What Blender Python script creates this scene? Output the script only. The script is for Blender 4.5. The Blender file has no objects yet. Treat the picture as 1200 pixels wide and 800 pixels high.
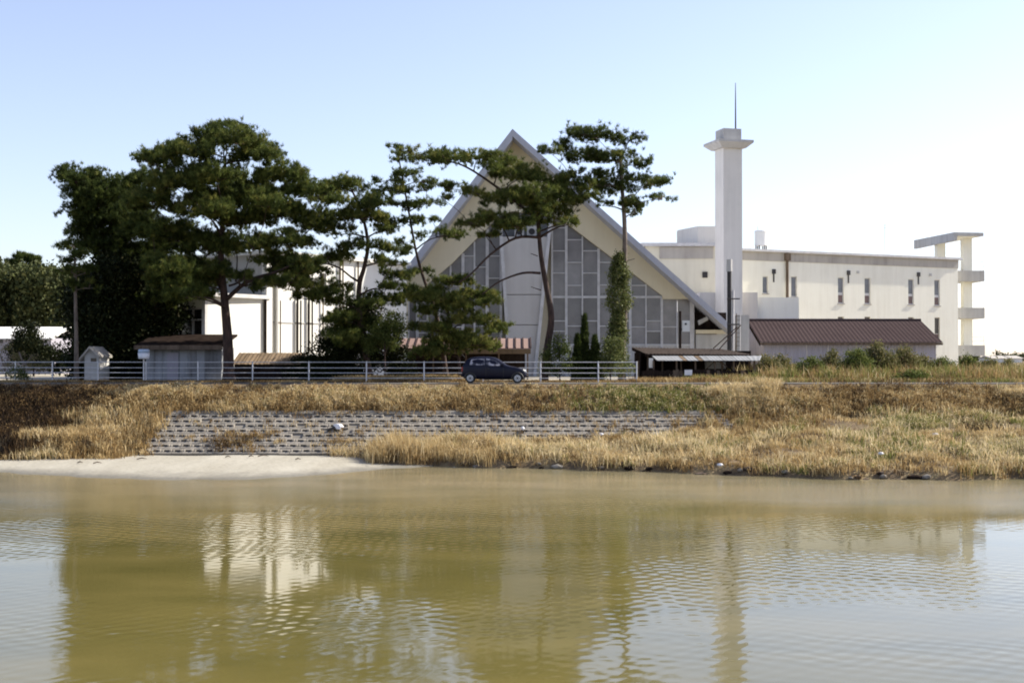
import bpy, bmesh, math, random
import numpy as np
from mathutils import Vector

# ------------------------------------------------------------------ camera, world, sun, exposure
R = math.radians
scene = bpy.context.scene
COL = scene.collection
random.seed(7)
rng = np.random.default_rng(11)

FPX, PITCH, CAMZ = 1500.0, math.atan(20 / 1500), 4.9          # photo is 1200 x 800, 45 mm lens
cam_d = bpy.data.cameras.new('camera'); cam = bpy.data.objects.new('camera', cam_d); COL.objects.link(cam)
cam_d.sensor_width = 36; cam_d.lens = 36 * FPX / 1200
cam_d.clip_start = .1; cam_d.clip_end = 9000
cam.location = (0, 0, CAMZ); cam.rotation_euler = (R(90) + PITCH, 0, 0)
scene.camera = cam

SUN_AZ, SUN_EL = R(20), R(36)      # azimuth from +x towards +y (right and a little behind the buildings)
world = bpy.data.worlds.new('World'); scene.world = world; world.use_nodes = True
wn = world.node_tree.nodes; wl = world.node_tree.links
sky = wn.new('ShaderNodeTexSky'); sky.sky_type = 'NISHITA'; sky.sun_disc = False
sky.sun_elevation = SUN_EL; sky.sun_rotation = R(90) - SUN_AZ
sky.altitude = 0; sky.air_density = 1.0; sky.dust_density = .7; sky.ozone_density = 2.0
hs = wn.new('ShaderNodeHueSaturation'); hs.inputs['Saturation'].default_value = .78; wl.new(sky.outputs[0], hs.inputs['Color'])   # thin winter haze: a paler blue, the same all round
tn = wn.new('ShaderNodeMixRGB'); tn.blend_type = 'MULTIPLY'; tn.inputs[0].default_value = 1; tn.inputs[2].default_value = (1.0, .955, 1.04, 1); wl.new(hs.outputs[0], tn.inputs[1])
wl.new(tn.outputs[0], wn['Background'].inputs[0]); wn['Background'].inputs[1].default_value = .084
sl = bpy.data.lights.new('sun', 'SUN'); sun = bpy.data.objects.new('sun', sl); COL.objects.link(sun)
sl.energy = 4.0; sl.angle = R(.5); sl.color = (1, .93, .80)
sd = Vector((math.cos(SUN_EL) * math.cos(SUN_AZ), math.cos(SUN_EL) * math.sin(SUN_AZ), math.sin(SUN_EL)))
sun.rotation_euler = sd.to_track_quat('Z', 'Y').to_euler()
sun.location = sd * 300
scene.view_settings.view_transform = 'Standard'; scene.view_settings.look = 'None'
scene.view_settings.exposure = 1.36; scene.view_settings.gamma = 1; scene.view_settings.use_curve_mapping = False
scene.render.engine = 'CYCLES'
scene.cycles.use_denoising = True
scene.cycles.max_bounces = 6; scene.cycles.diffuse_bounces = 3; scene.cycles.glossy_bounces = 3
scene.cycles.transparent_max_bounces = 8
scene.cycles.filter_width = 1.9

# ------------------------------------------------------------------ pixel -> world helpers (used once, to measure the place)
def ray(px, py):
    a = (px - 600) / FPX; b = (400 - py) / FPX
    return Vector((a, math.cos(PITCH) - math.sin(PITCH) * b, math.sin(PITCH) + math.cos(PITCH) * b))
def P(px, py, d):
    v = ray(px, py); t = d / v.y
    return Vector((v.x * t, d, CAMZ + v.z * t))
def X(px, d): return P(px, 420, d).x
def Z(py, d): return P(600, py, d).z

# ------------------------------------------------------------------ materials
def new_mat(name):
    m = bpy.data.materials.new(name); m.use_nodes = True
    return m, m.node_tree.nodes, m.node_tree.links, m.node_tree.nodes['Principled BSDF']
def ramp(n, stops):
    r = n.new('ShaderNodeValToRGB'); e = r.color_ramp.elements
    while len(e) < len(stops): e.new(.5)
    for k, (p, c) in enumerate(stops):
        e[k].position = p; e[k].color = (*c, 1)
    return r
def mat(name, c1, c2=None, scale=1.0, rough=.8, bump=0, bscale=None, stretch=(1, 1, 1), detail=6, metal=0, spec=.5, lo=.35, hi=.65):
    m, n, l, b = new_mat(name)
    b.inputs['Roughness'].default_value = rough; b.inputs['Metallic'].default_value = metal
    b.inputs['Specular IOR Level'].default_value = spec
    c2 = c2 or tuple(x * .8 for x in c1)
    tc = n.new('ShaderNodeTexCoord'); mp = n.new('ShaderNodeMapping'); mp.inputs['Scale'].default_value = stretch
    l.new(tc.outputs['Object'], mp.inputs[0])
    t = n.new('ShaderNodeTexNoise'); t.inputs['Scale'].default_value = scale; t.inputs['Detail'].default_value = detail
    t.inputs['Roughness'].default_value = .62
    l.new(mp.outputs[0], t.inputs['Vector'])
    r = ramp(n, [(lo, c2), (hi, c1)]); l.new(t.outputs[0], r.inputs[0]); l.new(r.outputs[0], b.inputs['Base Color'])
    if bump:
        t2 = n.new('ShaderNodeTexNoise'); t2.inputs['Scale'].default_value = bscale or scale * 4; t2.inputs['Detail'].default_value = 8
        l.new(mp.outputs[0], t2.inputs['Vector'])
        bp = n.new('ShaderNodeBump'); bp.inputs['Strength'].default_value = 1; bp.inputs['Distance'].default_value = bump
        l.new(t2.outputs[0], bp.inputs['Height']); l.new(bp.outputs[0], b.inputs['Normal'])
    return m
def stained(name, base, stain, amount=.5, streak=1.2, rough=.85, bump=.004, patch=.35, spec=.1):
    """painted wall or concrete: broad weathering patches plus rain streaks that run down"""
    m, n, l, b = new_mat(name); b.inputs['Roughness'].default_value = rough; b.inputs['Specular IOR Level'].default_value = spec
    tc = n.new('ShaderNodeTexCoord')
    a = n.new('ShaderNodeTexNoise'); a.inputs['Scale'].default_value = patch; a.inputs['Detail'].default_value = 8; a.inputs['Roughness'].default_value = .65
    l.new(tc.outputs['Object'], a.inputs['Vector'])
    mp = n.new('ShaderNodeMapping'); mp.inputs['Scale'].default_value = (streak, streak, streak * .07)
    l.new(tc.outputs['Object'], mp.inputs[0])
    s = n.new('ShaderNodeTexNoise'); s.inputs['Scale'].default_value = 2; s.inputs['Detail'].default_value = 6; l.new(mp.outputs[0], s.inputs['Vector'])
    mu = n.new('ShaderNodeMath'); mu.operation = 'MULTIPLY'; l.new(a.outputs[0], mu.inputs[0]); l.new(s.outputs[0], mu.inputs[1])
    r = ramp(n, [(.2, (0, 0, 0)), (.5, (amount,) * 3)]); l.new(mu.outputs[0], r.inputs[0])
    mx = n.new('ShaderNodeMixRGB'); mx.inputs[1].default_value = (*base, 1); mx.inputs[2].default_value = (*stain, 1)
    l.new(r.outputs[0], mx.inputs[0]); l.new(mx.outputs[0], b.inputs['Base Color'])
    f = n.new('ShaderNodeTexNoise'); f.inputs['Scale'].default_value = 14; f.inputs['Detail'].default_value = 8; l.new(tc.outputs['Object'], f.inputs['Vector'])
    bp = n.new('ShaderNodeBump'); bp.inputs['Distance'].default_value = bump; l.new(f.outputs[0], bp.inputs['Height']); l.new(bp.outputs[0], b.inputs['Normal'])
    return m
def leafy(name, stops, trans=.25, rough=.6):
    """foliage: colour by the per-clump value 'tint' (kind and age of leaf, and shade on the far-left bank), some light passes through"""
    m, n, l, b = new_mat(name)
    at = n.new('ShaderNodeAttribute'); at.attribute_name = 'tint'
    r = ramp(n, stops); l.new(at.outputs['Fac'], r.inputs[0])
    l.new(r.outputs[0], b.inputs['Base Color']); b.inputs['Roughness'].default_value = rough
    b.inputs['Specular IOR Level'].default_value = .08
    tr = n.new('ShaderNodeBsdfTranslucent'); l.new(r.outputs[0], tr.inputs[0])
    mx = n.new('ShaderNodeMixShader'); mx.inputs[0].default_value = trans
    l.new(b.outputs[0], mx.inputs[1]); l.new(tr.outputs[0], mx.inputs[2])
    l.new(mx.outputs[0], n['Material Output'].inputs[0])
    return m

M = dict(
    cream=stained('cream_paint', (.84, .82, .72), (.58, .54, .44), .38, 1.3),
    cream_dull=stained('dull_cream_paint', (.70, .66, .54), (.45, .41, .32), .5),
    white=stained('white_paint', (.80, .79, .75), (.55, .52, .46), .3),
    shaded_dirty_white=stained('shaded_dirty_boards', (.25, .26, .28), (.05, .045, .04), .85, 1.6, patch=.6),  # base colour lowered to carry the shade of the overhanging pines
    concrete=stained('grey_concrete', (.50, .49, .47), (.24, .23, .22), .7),
    pylon=stained('pale_concrete', (.54, .52, .50), (.36, .34, .32), .5),
    fascia=stained('weathered_fascia', (.44, .41, .37), (.22, .20, .18), .6),
    chim=stained('chimney_concrete', (.70, .67, .62), (.42, .40, .37), .45),
    gable=stained('gable_cream', (.74, .67, .50), (.56, .50, .37), .4),
    roofedge=stained('roof_edge_metal', (.44, .45, .50), (.28, .28, .31), .5),
    trim=mat('white_trim', (.62, .61, .61), (.48, .47, .47), 2, .5),
    glass=mat('dusty_glass', (.25, .24, .245), (.16, .155, .16), .8, .14, lo=.3, hi=.7),
    glass2=mat('window_glass', (.16, .17, .20), (.10, .11, .13), 1.2, .12),
    glass_dark=mat('dark_glass', (.03, .028, .03), (.02, .02, .02), 1, .12),
    redglass=mat('rusty_lower_pane', (.18, .11, .10), (.10, .06, .06), 3, .3),
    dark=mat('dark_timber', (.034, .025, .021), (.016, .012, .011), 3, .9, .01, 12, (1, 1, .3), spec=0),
    black=mat('black_metal', (.03, .027, .028), (.018, .016, .016), 3, .6),
    rail=mat('galvanised_pipe', (.62, .63, .66), (.45, .45, .48), 8, .4, metal=.25),
    shedmetal=stained('grey_sheet_metal', (.33, .315, .36), (.21, .20, .22), .6, 2.5),
    brownroof=stained('brown_roof_sheet', (.066, .049, .048), (.042, .031, .031), .7, 2.0, spec=0),
    rustroof=stained('tan_rusty_sheet', (.20, .145, .095), (.08, .06, .045), .85, 2.0),
    redroof=stained('faded_red_roof', (.29, .20, .175), (.19, .135, .12), .5, 2.0),
    greysheet=stained('pale_plastic_sheet', (.28, .29, .30), (.15, .14, .135), .7, 2.0),
    timber=mat('weathered_timber', (.16, .12, .09), (.08, .06, .045), 4, .9, .01, 20, (1, 1, .2), spec=.1),
    block=stained('revetment_concrete', (.26, .235, .20), (.13, .115, .095), .75, .8, .9, .012, .8),
    asphalt=mat('worn_asphalt', (.15, .14, .125), (.09, .085, .08), .7, .95, .01, 30, spec=0),
    sand=mat('pale_sand', (.37, .345, .285), (.30, .275, .22), .45, .95, .02, 3, (1, .35, 1)),
    bark=mat('pine_bark', (.075, .043, .032), (.024, .015, .012), 5, .95, .05, 9, (1, 1, .35)),
    bark_grey=mat('grey_bark', (.20, .16, .13), (.08, .062, .05), 5, .95, .04, 9, (1, 1, .35)),
    carpaint=mat('navy_car_paint', (.008, .009, .022), (.006, .007, .018), 2, .32, spec=.2),
    tyre=mat('tyre_rubber', (.02, .02, .02), None, 5, .85),
    wheel=mat('silver_wheel', (.52, .53, .56), (.40, .41, .44), 5, .35, metal=.5),
    lamp=mat('clear_lamp', (.80, .80, .80), (.65, .65, .65), 5, .15),
    redlamp=mat('red_lamp', (.30, .02, .02), None, 5, .25),
    seat=mat('grey_seat_cloth', (.42, .40, .42), (.25, .24, .26), 5, .9),
    plastic=mat('white_plastic', (.78, .78, .80), (.62, .62, .66), 4, .45),
    bluecap=mat('pale_blue_plastic', (.40, .50, .64), None, 4, .5),
    pine=leafy('pine_needles', [(0, (.018, .025, .008)), (.4, (.052, .072, .018)), (.75, (.115, .138, .033)), (1, (.20, .19, .05))], .4),
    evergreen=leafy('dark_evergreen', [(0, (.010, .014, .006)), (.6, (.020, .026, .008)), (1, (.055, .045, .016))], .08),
    shrub=leafy('olive_shrub_leaves', [(0, (.060, .066, .024)), (.5, (.14, .14, .048)), (.85, (.22, .185, .085)), (1, (.28, .21, .13))], .35),
    green=leafy('green_shrub_leaves', [(0, (.040, .056, .018)), (.6, (.10, .125, .032)), (1, (.19, .20, .06))], .35),
    ivy=leafy('ivy_leaves', [(0, (.04, .055, .018)), (.55, (.12, .14, .045)), (1, (.25, .24, .10))], .3, .45),
    grass=leafy('dry_grass', [(0, (.036, .026, .019)), (.2, (.15, .092, .042)), (.45, (.35, .24, .105)), (.68, (.57, .45, .245)), (.8, (.70, .59, .38)), (.86, (.24, .22, .075)), (1, (.15, .17, .045))], .3, .8),
    wood=leafy('far_wood_leaves', [(0, (.030, .040, .016)), (.6, (.075, .085, .030)), (1, (.13, .125, .05))], .15),
)

def vary(m, lo, hi):      # each piece its own shade: batch, age and dirt differ from piece to piece
    n, l = m.node_tree.nodes, m.node_tree.links; b = n['Principled BSDF']; src = b.inputs['Base Color'].links[0].from_socket
    oi = n.new('ShaderNodeObjectInfo'); mr = n.new('ShaderNodeMapRange'); mr.inputs[3].default_value = lo; mr.inputs[4].default_value = hi; l.new(oi.outputs['Random'], mr.inputs[0])
    mx = n.new('ShaderNodeMixRGB'); mx.blend_type = 'MULTIPLY'; mx.inputs[0].default_value = 1; l.new(src, mx.inputs[1]); l.new(mr.outputs[0], mx.inputs[2]); l.new(mx.outputs[0], b.inputs['Base Color'])
vary(M['block'], .78, 1.1); vary(M['glass'], .72, 1.2); vary(M['shedmetal'], .88, 1.08); vary(M['redroof'], .85, 1.12); vary(M['greysheet'], .85, 1.08); vary(M['shaded_dirty_white'], .75, 1.15); vary(M['rustroof'], .75, 1.1)
def sand_wet():           # damp and darker just above the water, drift marks higher up
    m = M['sand']; n, l = m.node_tree.nodes, m.node_tree.links; b = n['Principled BSDF']; src = b.inputs['Base Color'].links[0].from_socket
    g = n.new('ShaderNodeNewGeometry'); sp = n.new('ShaderNodeSeparateXYZ'); l.new(g.outputs['Position'], sp.inputs[0])
    t = n.new('ShaderNodeTexNoise'); t.inputs['Scale'].default_value = .9; t.inputs['Detail'].default_value = 7; l.new(g.outputs['Position'], t.inputs[0])
    a = n.new('ShaderNodeMath'); a.operation = 'MULTIPLY_ADD'; a.inputs[1].default_value = -.10; l.new(t.outputs[0], a.inputs[0]); l.new(sp.outputs['Z'], a.inputs[2])
    mr = n.new('ShaderNodeMapRange'); mr.interpolation_type = 'SMOOTHSTEP'; mr.inputs[1].default_value = -.04; mr.inputs[2].default_value = .10; mr.inputs[3].default_value = .42; mr.inputs[4].default_value = 1; l.new(a.outputs[0], mr.inputs[0])
    t2 = n.new('ShaderNodeTexNoise'); t2.inputs['Scale'].default_value = 6; t2.inputs['Detail'].default_value = 8; l.new(g.outputs['Position'], t2.inputs[0]); r2 = ramp(n, [(.3, (.72, .72, .72)), (.55, (1.03, 1.03, 1.03))]); l.new(t2.outputs[0], r2.inputs[0])
    mx = n.new('ShaderNodeMixRGB'); mx.blend_type = 'MULTIPLY'; mx.inputs[0].default_value = 1; l.new(src, mx.inputs[1]); l.new(mr.outputs[0], mx.inputs[2])
    m2 = n.new('ShaderNodeMixRGB'); m2.blend_type = 'MULTIPLY'; m2.inputs[0].default_value = .8; l.new(mx.outputs[0], m2.inputs[1]); l.new(r2.outputs[0], m2.inputs[2]); l.new(m2.outputs[0], b.inputs['Base Color'])
sand_wet()

# ------------------------------------------------------------------ object helpers
ORG = {}
def tag(o, label=None, cat=None, group=None, kind=None):
    if label: o['label'] = label
    if cat: o['category'] = cat
    if group: o['group'] = group
    if kind: o['kind'] = kind
    return o
def thing(name, label, cat, loc, group=None):
    o = bpy.data.objects.new(name, None); COL.objects.link(o); o.location = loc; o.empty_display_size = .2
    ORG[o.name] = Vector(loc)
    return tag(o, label, cat, group)
class MB:
    """collects faces in world coordinates; build() links them as one mesh object"""
    def __init__(s): s.v = []; s.f = []
    def add(s, vs, fs):
        k = len(s.v); s.v += [tuple(p) for p in vs]; s.f += [tuple(i + k for i in f) for f in fs]; return s
    def hexa(s, a):   # 8 corners: bottom ring 0-3, top ring 4-7
        return s.add(a, [(3, 2, 1, 0), (4, 5, 6, 7), (0, 1, 5, 4), (1, 2, 6, 5), (2, 3, 7, 6), (3, 0, 4, 7)])
    def box(s, x0, x1, y0, y1, z0, z1):
        return s.hexa([(x0, y0, z0), (x1, y0, z0), (x1, y1, z0), (x0, y1, z0), (x0, y0, z1), (x1, y0, z1), (x1, y1, z1), (x0, y1, z1)])
    def prism(s, poly, off):   # closed polygon of points, pushed along off
        n = len(poly); off = Vector(off); a = [Vector(p) for p in poly]
        return s.add(a + [p + off for p in a], [tuple(range(n))[::-1], tuple(range(n, 2 * n))] + [(i, (i + 1) % n, n + (i + 1) % n, n + i) for i in range(n)])
    def tube(s, pts, rad, n=8, cap=True):
        pts = [Vector(p) for p in pts]; rad = rad if hasattr(rad, '__len__') else [rad] * len(pts)
        k0 = len(s.v); ref = Vector((.31, .95, .05)).normalized()
        for i, p in enumerate(pts):
            t = (pts[min(i + 1, len(pts) - 1)] - pts[max(i - 1, 0)]).normalized()
            a = t.cross(ref)
            if a.length < .05: a = t.cross(Vector((1, 0, 0)))
            a.normalize(); b = t.cross(a)
            for j in range(n):
                w = 2 * math.pi * j / n
                s.v.append(tuple(p + (a * math.cos(w) + b * math.sin(w)) * rad[i]))
        for i in range(len(pts) - 1):
            for j in range(n):
                s.f.append((k0 + i * n + j, k0 + i * n + (j + 1) % n, k0 + (i + 1) * n + (j + 1) % n, k0 + (i + 1) * n + j))
        if cap:
            s.f.append(tuple(k0 + j for j in range(n))[::-1]); s.f.append(tuple(k0 + (len(pts) - 1) * n + j for j in range(n)))
        return s
    def bar(s, a, b, w): return s.tube([a, b], w / 2, 6)
    def build(s, name, m, parent=None, smooth=False, label=None, kind=None):
        o0 = ORG[parent.name] if parent else Vector((0, 0, 0))
        me = bpy.data.meshes.new(name)
        me.from_pydata([(v[0] - o0.x, v[1] - o0.y, v[2] - o0.z) for v in s.v], [], s.f)
        bm = bmesh.new(); bm.from_mesh(me); bmesh.ops.recalc_face_normals(bm, faces=bm.faces); bm.to_mesh(me); bm.free()
        me.materials.append(M[m])
        if smooth: me.shade_smooth()
        o = bpy.data.objects.new(name, me); COL.objects.link(o)
        if parent: o.parent = parent
        ORG[o.name] = o0
        return tag(o, label, None, None, kind)
def np_obj(name, V, T, tint, m, parent=None, kind=None):
    """a mesh of triangles from arrays, with the per-vertex float 'tint'"""
    o0 = ORG[parent.name] if parent else Vector((0, 0, 0))
    V = np.asarray(V, dtype=np.float32) - np.array(o0[:], dtype=np.float32); T = np.asarray(T, dtype=np.int32)
    me = bpy.data.meshes.new(name)
    me.vertices.add(len(V)); me.vertices.foreach_set('co', V.ravel())
    me.loops.add(T.size); me.loops.foreach_set('vertex_index', T.ravel())
    me.polygons.add(len(T)); me.polygons.foreach_set('loop_start', np.arange(0, T.size, 3, dtype=np.int32))
    me.update(calc_edges=True)
    a = me.attributes.new('tint', 'FLOAT', 'POINT'); a.data.foreach_set('value', np.clip(np.asarray(tint, dtype=np.float32), 0, 1))
    me.materials.append(M[m])
    o = bpy.data.objects.new(name, me); COL.objects.link(o)
    if parent: o.parent = parent
    ORG[o.name] = o0
    return tag(o, kind=kind)
class Face:
    """an upright wall plane: origin (x, y), u along the wall to the right as seen, n outward"""
    def __init__(s, a, b):
        s.o = Vector((a[0], a[1], 0)); d = Vector((b[0] - a[0], b[1] - a[1], 0)); s.w = d.length; s.u = d / s.w
        s.n = Vector((s.u.y, -s.u.x, 0))
    def pt(s, u, z, out=0): p = s.o + s.u * u + s.n * out; return Vector((p.x, p.y, z))
    def hit(s, px, py=420):
        v = ray(px, py); c = Vector((0, 0, CAMZ)); t = (s.o - c).dot(s.n) / v.dot(s.n); p = c + v * t
        return (Vector((p.x, p.y, 0)) - s.o).dot(s.u), p.z
    def box(s, mb, u0, u1, z0, z1, o0, o1):
        return mb.hexa([s.pt(u0, z0, o1), s.pt(u1, z0, o1), s.pt(u1, z0, o0), s.pt(u0, z0, o0), s.pt(u0, z1, o1), s.pt(u1, z1, o1), s.pt(u1, z1, o0), s.pt(u0, z1, o0)])
    def wall(s, mb, u0, u1, z0, z1, holes=(), depth=.22):
        """front skin with real openings and their reveals, then the body behind"""
        us = sorted({u0, u1, *[h[0] for h in holes], *[h[1] for h in holes]}); zs = sorted({z0, z1, *[h[2] for h in holes], *[h[3] for h in holes]})
        for i in range(len(us) - 1):
            for j in range(len(zs) - 1):
                cu, cz = (us[i] + us[i + 1]) / 2, (zs[j] + zs[j + 1]) / 2
                if any(h[0] < cu < h[1] and h[2] < cz < h[3] for h in holes): continue
                mb.add([s.pt(us[i], zs[j]), s.pt(us[i + 1], zs[j]), s.pt(us[i + 1], zs[j + 1]), s.pt(us[i], zs[j + 1])], [(0, 1, 2, 3)])
        for a, b, c, d in holes:
            q = [s.pt(a, c), s.pt(b, c), s.pt(b, d), s.pt(a, d)]; r = [s.pt(a, c, -depth), s.pt(b, c, -depth), s.pt(b, d, -depth), s.pt(a, d, -depth)]
            mb.add(q + r, [(0, 1, 5, 4), (1, 2, 6, 5), (2, 3, 7, 6), (3, 0, 4, 7), (4, 5, 6, 7)])
        return mb

GZ = 3.585   # level of the road and yard above the water

# ------------------------------------------------------------------ ground, water, road
def lerp(x, xs, ys): return float(np.interp(x, xs, ys))
def shore(x):      # distance of the water's edge along the far bank
    return lerp(x, [-60, -22, -17, -7.5, -5, 0, 3.8, 7.5, 10.7, 13.9, 17.3, 20.8, 60], [57.2, 57.6, 57.6, 58.6, 58.6, 57.4, 56.5, 54.9, 53.3, 52.1, 51.8, 52.1, 52.5]) + .25 * math.sin(x * 1.3) + .15 * math.sin(x * 3.1)
def levee(y): return min(GZ - .02, .305 + .562 * (y - 61))
def ground_z(x, y):
    lv = levee(y) if y > 58 else -9
    f = lerp(x, [-9, -6], [0, 1])
    top = lerp(x, [-7, -3, 0, 6, 10, 14, 40], [.6, .75, .8, .95, 1.35, 1.9, 2.2])
    dw = shore(x); yt = 61 + (top - .305) / .562
    if x < -18.2:        # left of the block slope: an earth mound in front
        k = lerp(x, [-19.5, -18.2], [1, 0]); dw2 = 59.2
        b = .2 + .9 * k * lerp(y, [59.6, 60.6, 62], [0, 1, 1.2]) if y > 59.2 else -1
    else:
        b = -1
    if f > 0:
        if y < dw: bb = max(-1.0, -.25 * (dw - y) - .05)
        else: bb = lerp(y, [dw, dw + .35, yt], [0, .32, top]) + .08 * math.sin(x * 1.7 + y) * lerp(y, [dw, dw + 1], [0, 1])
        bb = bb * f + (1 - f) * -1
        b = max(b, bb)
    n = .05 * math.sin(x * .9 + 1.3 * y) + .04 * math.sin(2.3 * x - y * 1.9)
    z = max(b, lv if lv > -5 else -1.0)
    if y < 13: z = max(z, lerp(y, [-40, 0, 9, 13], [3.4, 3.2, .3, -.8]))
    z = max(z, -1.0)
    onwall = -18.2 < x < 16 and lv >= b - .02
    if 57 < y < 66.4 and not onwall: z += n
    return z
def build_ground():
    xs = [-4000, -1500, -600, -300, -150, -90, -60, -45, -35] + list(np.arange(-30, 30.01, .4)) + [35, 45, 60, 90, 150, 300, 600, 1500, 4000]
    ys = [-300, -60, -40, -10, 0, 3, 6, 9, 11, 13, 20, 35, 48] + list(np.arange(50, 67.01, .25)) + [67.3, 68, 70, 74, 80, 90, 110, 150, 250, 500, 1200, 3000, 7000]
    v = [(x, y, ground_z(x, y)) for y in ys for x in xs]; nx = len(xs)
    f = [(j * nx + i, j * nx + i + 1, (j + 1) * nx + i + 1, (j + 1) * nx + i) for j in range(len(ys) - 1) for i in range(nx - 1)]
    m, n, l, b = new_mat('soil_and_dead_grass'); b.inputs['Roughness'].default_value = .95; b.inputs['Specular IOR Level'].default_value = .1
    tc = n.new('ShaderNodeTexCoord')
    t = n.new('ShaderNodeTexNoise'); t.inputs['Scale'].default_value = .7; t.inputs['Detail'].default_value = 9; t.inputs['Roughness'].default_value = .7
    l.new(tc.outputs['Object'], t.inputs[0])
    r = ramp(n, [(.3, (.085, .058, .035)), (.5, (.17, .125, .075)), (.62, (.23, .18, .10)), (.72, (.13, .13, .05))]); l.new(t.outputs[0], r.inputs[0]); l.new(r.outputs[0], b.inputs['Base Color'])
    t2 = n.new('ShaderNodeTexNoise'); t2.inputs['Scale'].default_value = 9; t2.inputs['Detail'].default_value = 8; l.new(tc.outputs['Object'], t2.inputs[0])
    bp = n.new('ShaderNodeBump'); bp.inputs['Distance'].default_value = .08; l.new(t2.outputs[0], bp.inputs['Height']); l.new(bp.outputs[0], b.inputs['Normal'])
    M['soil'] = m
    mb = MB(); mb.add(v, f); o = mb.build('ground', 'soil', smooth=True, kind='structure'); return o
build_ground()

def build_water():
    m, n, l, b = new_mat('muddy_river_water')
    geo = n.new('ShaderNodeNewGeometry'); sep = n.new('ShaderNodeSeparateXYZ'); l.new(geo.outputs['Position'], sep.inputs[0])
    nz = n.new('ShaderNodeTexNoise'); nz.inputs['Scale'].default_value = .09; nz.inputs['Detail'].default_value = 5
    mp = n.new('ShaderNodeMapping'); mp.inputs['Scale'].default_value = (.6, 1.4, 1); l.new(geo.outputs['Position'], mp.inputs[0]); l.new(mp.outputs[0], nz.inputs['Vector'])
    # how shallow: the sandy bed shows through near the far bank
    ad = n.new('ShaderNodeMath'); ad.operation = 'MULTIPLY_ADD'; ad.inputs[1].default_value = 16; l.new(nz.outputs[0], ad.inputs[0]); l.new(sep.outputs['Y'], ad.inputs[2])
    sh = n.new('ShaderNodeMapRange'); sh.interpolation_type = 'SMOOTHSTEP'; sh.inputs[1].default_value = 38; sh.inputs[2].default_value = 62; l.new(ad.outputs[0], sh.inputs[0])
    cr = ramp(n, [(0, (.130, .110, .036)), (.45, (.155, .132, .058)), (1, (.205, .175, .11))]); l.new(sh.outputs[0], cr.inputs[0])
    # darker weedy patches and paler silt in the mid water
    n3 = n.new('ShaderNodeTexNoise'); n3.inputs['Scale'].default_value = .35; n3.inputs['Detail'].default_value = 4; l.new(mp.outputs[0], n3.inputs['Vector'])
    r3 = ramp(n, [(.3, (.75, .78, .7)), (.7, (1.15, 1.12, 1.1))]); l.new(n3.outputs[0], r3.inputs[0])
    mm = n.new('ShaderNodeMixRGB'); mm.blend_type = 'MULTIPLY'; mm.inputs[0].default_value = 1; l.new(cr.outputs[0], mm.inputs[1]); l.new(r3.outputs[0], mm.inputs[2])
    l.new(mm.outputs[0], b.inputs['Base Color'])
    b.inputs['IOR'].default_value = 1.40; b.inputs['Specular IOR Level'].default_value = .5
    # wind ripples: crossing wave trains, broken up by noise; stronger in gusty patches and over the shallows
    def wave(ang, scale, dist):
        mpw = n.new('ShaderNodeMapping'); mpw.inputs['Rotation'].default_value = (0, 0, R(ang)); l.new(geo.outputs['Position'], mpw.inputs[0])
        w = n.new('ShaderNodeTexWave'); w.wave_type = 'BANDS'; w.bands_direction = 'Y'; w.inputs['Scale'].default_value = scale; w.inputs['Distortion'].default_value = dist
        w.inputs['Detail'].default_value = 2; w.inputs['Detail Scale'].default_value = .9; l.new(mpw.outputs[0], w.inputs['Vector']); return w.outputs['Fac']
    w1, w2 = wave(30, .72, 4.5), wave(-44, .86, 5.0)
    rn = n.new('ShaderNodeTexNoise'); rn.inputs['Scale'].default_value = 1.9; rn.inputs['Detail'].default_value = 5; rn.inputs['Roughness'].default_value = .6; l.new(mp.outputs[0], rn.inputs['Vector'])
    a1 = n.new('ShaderNodeMath'); a1.operation = 'ADD'; l.new(w1, a1.inputs[0]); l.new(w2, a1.inputs[1])
    a2 = n.new('ShaderNodeMath'); a2.operation = 'MULTIPLY_ADD'; a2.inputs[1].default_value = 1.5; l.new(rn.outputs[0], a2.inputs[0]); l.new(a1.outputs[0], a2.inputs[2])
    g = n.new('ShaderNodeTexNoise'); g.inputs['Scale'].default_value = .11; g.inputs['Detail'].default_value = 3
    mg = n.new('ShaderNodeMapping'); mg.inputs['Scale'].default_value = (.7, 1.5, 1); mg.inputs['Location'].default_value = (3.1, 7.7, 0); l.new(geo.outputs['Position'], mg.inputs[0]); l.new(mg.outputs[0], g.inputs['Vector'])
    gr = n.new('ShaderNodeMapRange'); gr.inputs[1].default_value = .42; gr.inputs[2].default_value = .66; gr.inputs[3].default_value = .08; gr.inputs[4].default_value = 1.0; l.new(g.outputs[0], gr.inputs[0])
    bp = n.new('ShaderNodeBump'); bp.inputs['Distance'].default_value = .0034
    l.new(gr.outputs[0], bp.inputs['Strength']); l.new(a2.outputs[0], bp.inputs['Height']); l.new(bp.outputs[0], b.inputs['Normal'])
    ro = n.new('ShaderNodeMapRange'); ro.interpolation_type = 'SMOOTHSTEP'; ro.inputs[1].default_value = 46; ro.inputs[2].default_value = 54; ro.inputs[3].default_value = .05; ro.inputs[4].default_value = .17
    l.new(ad.outputs[0], ro.inputs[0]); l.new(ro.outputs[0], b.inputs['Roughness'])
    M['water'] = m
    MB().add([(-4000, -200, 0), (4000, -200, 0), (4000, 61.2, 0), (-4000, 61.2, 0)], [(0, 1, 2, 3)]).build('river_water', 'water', kind='structure')
build_water()

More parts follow.
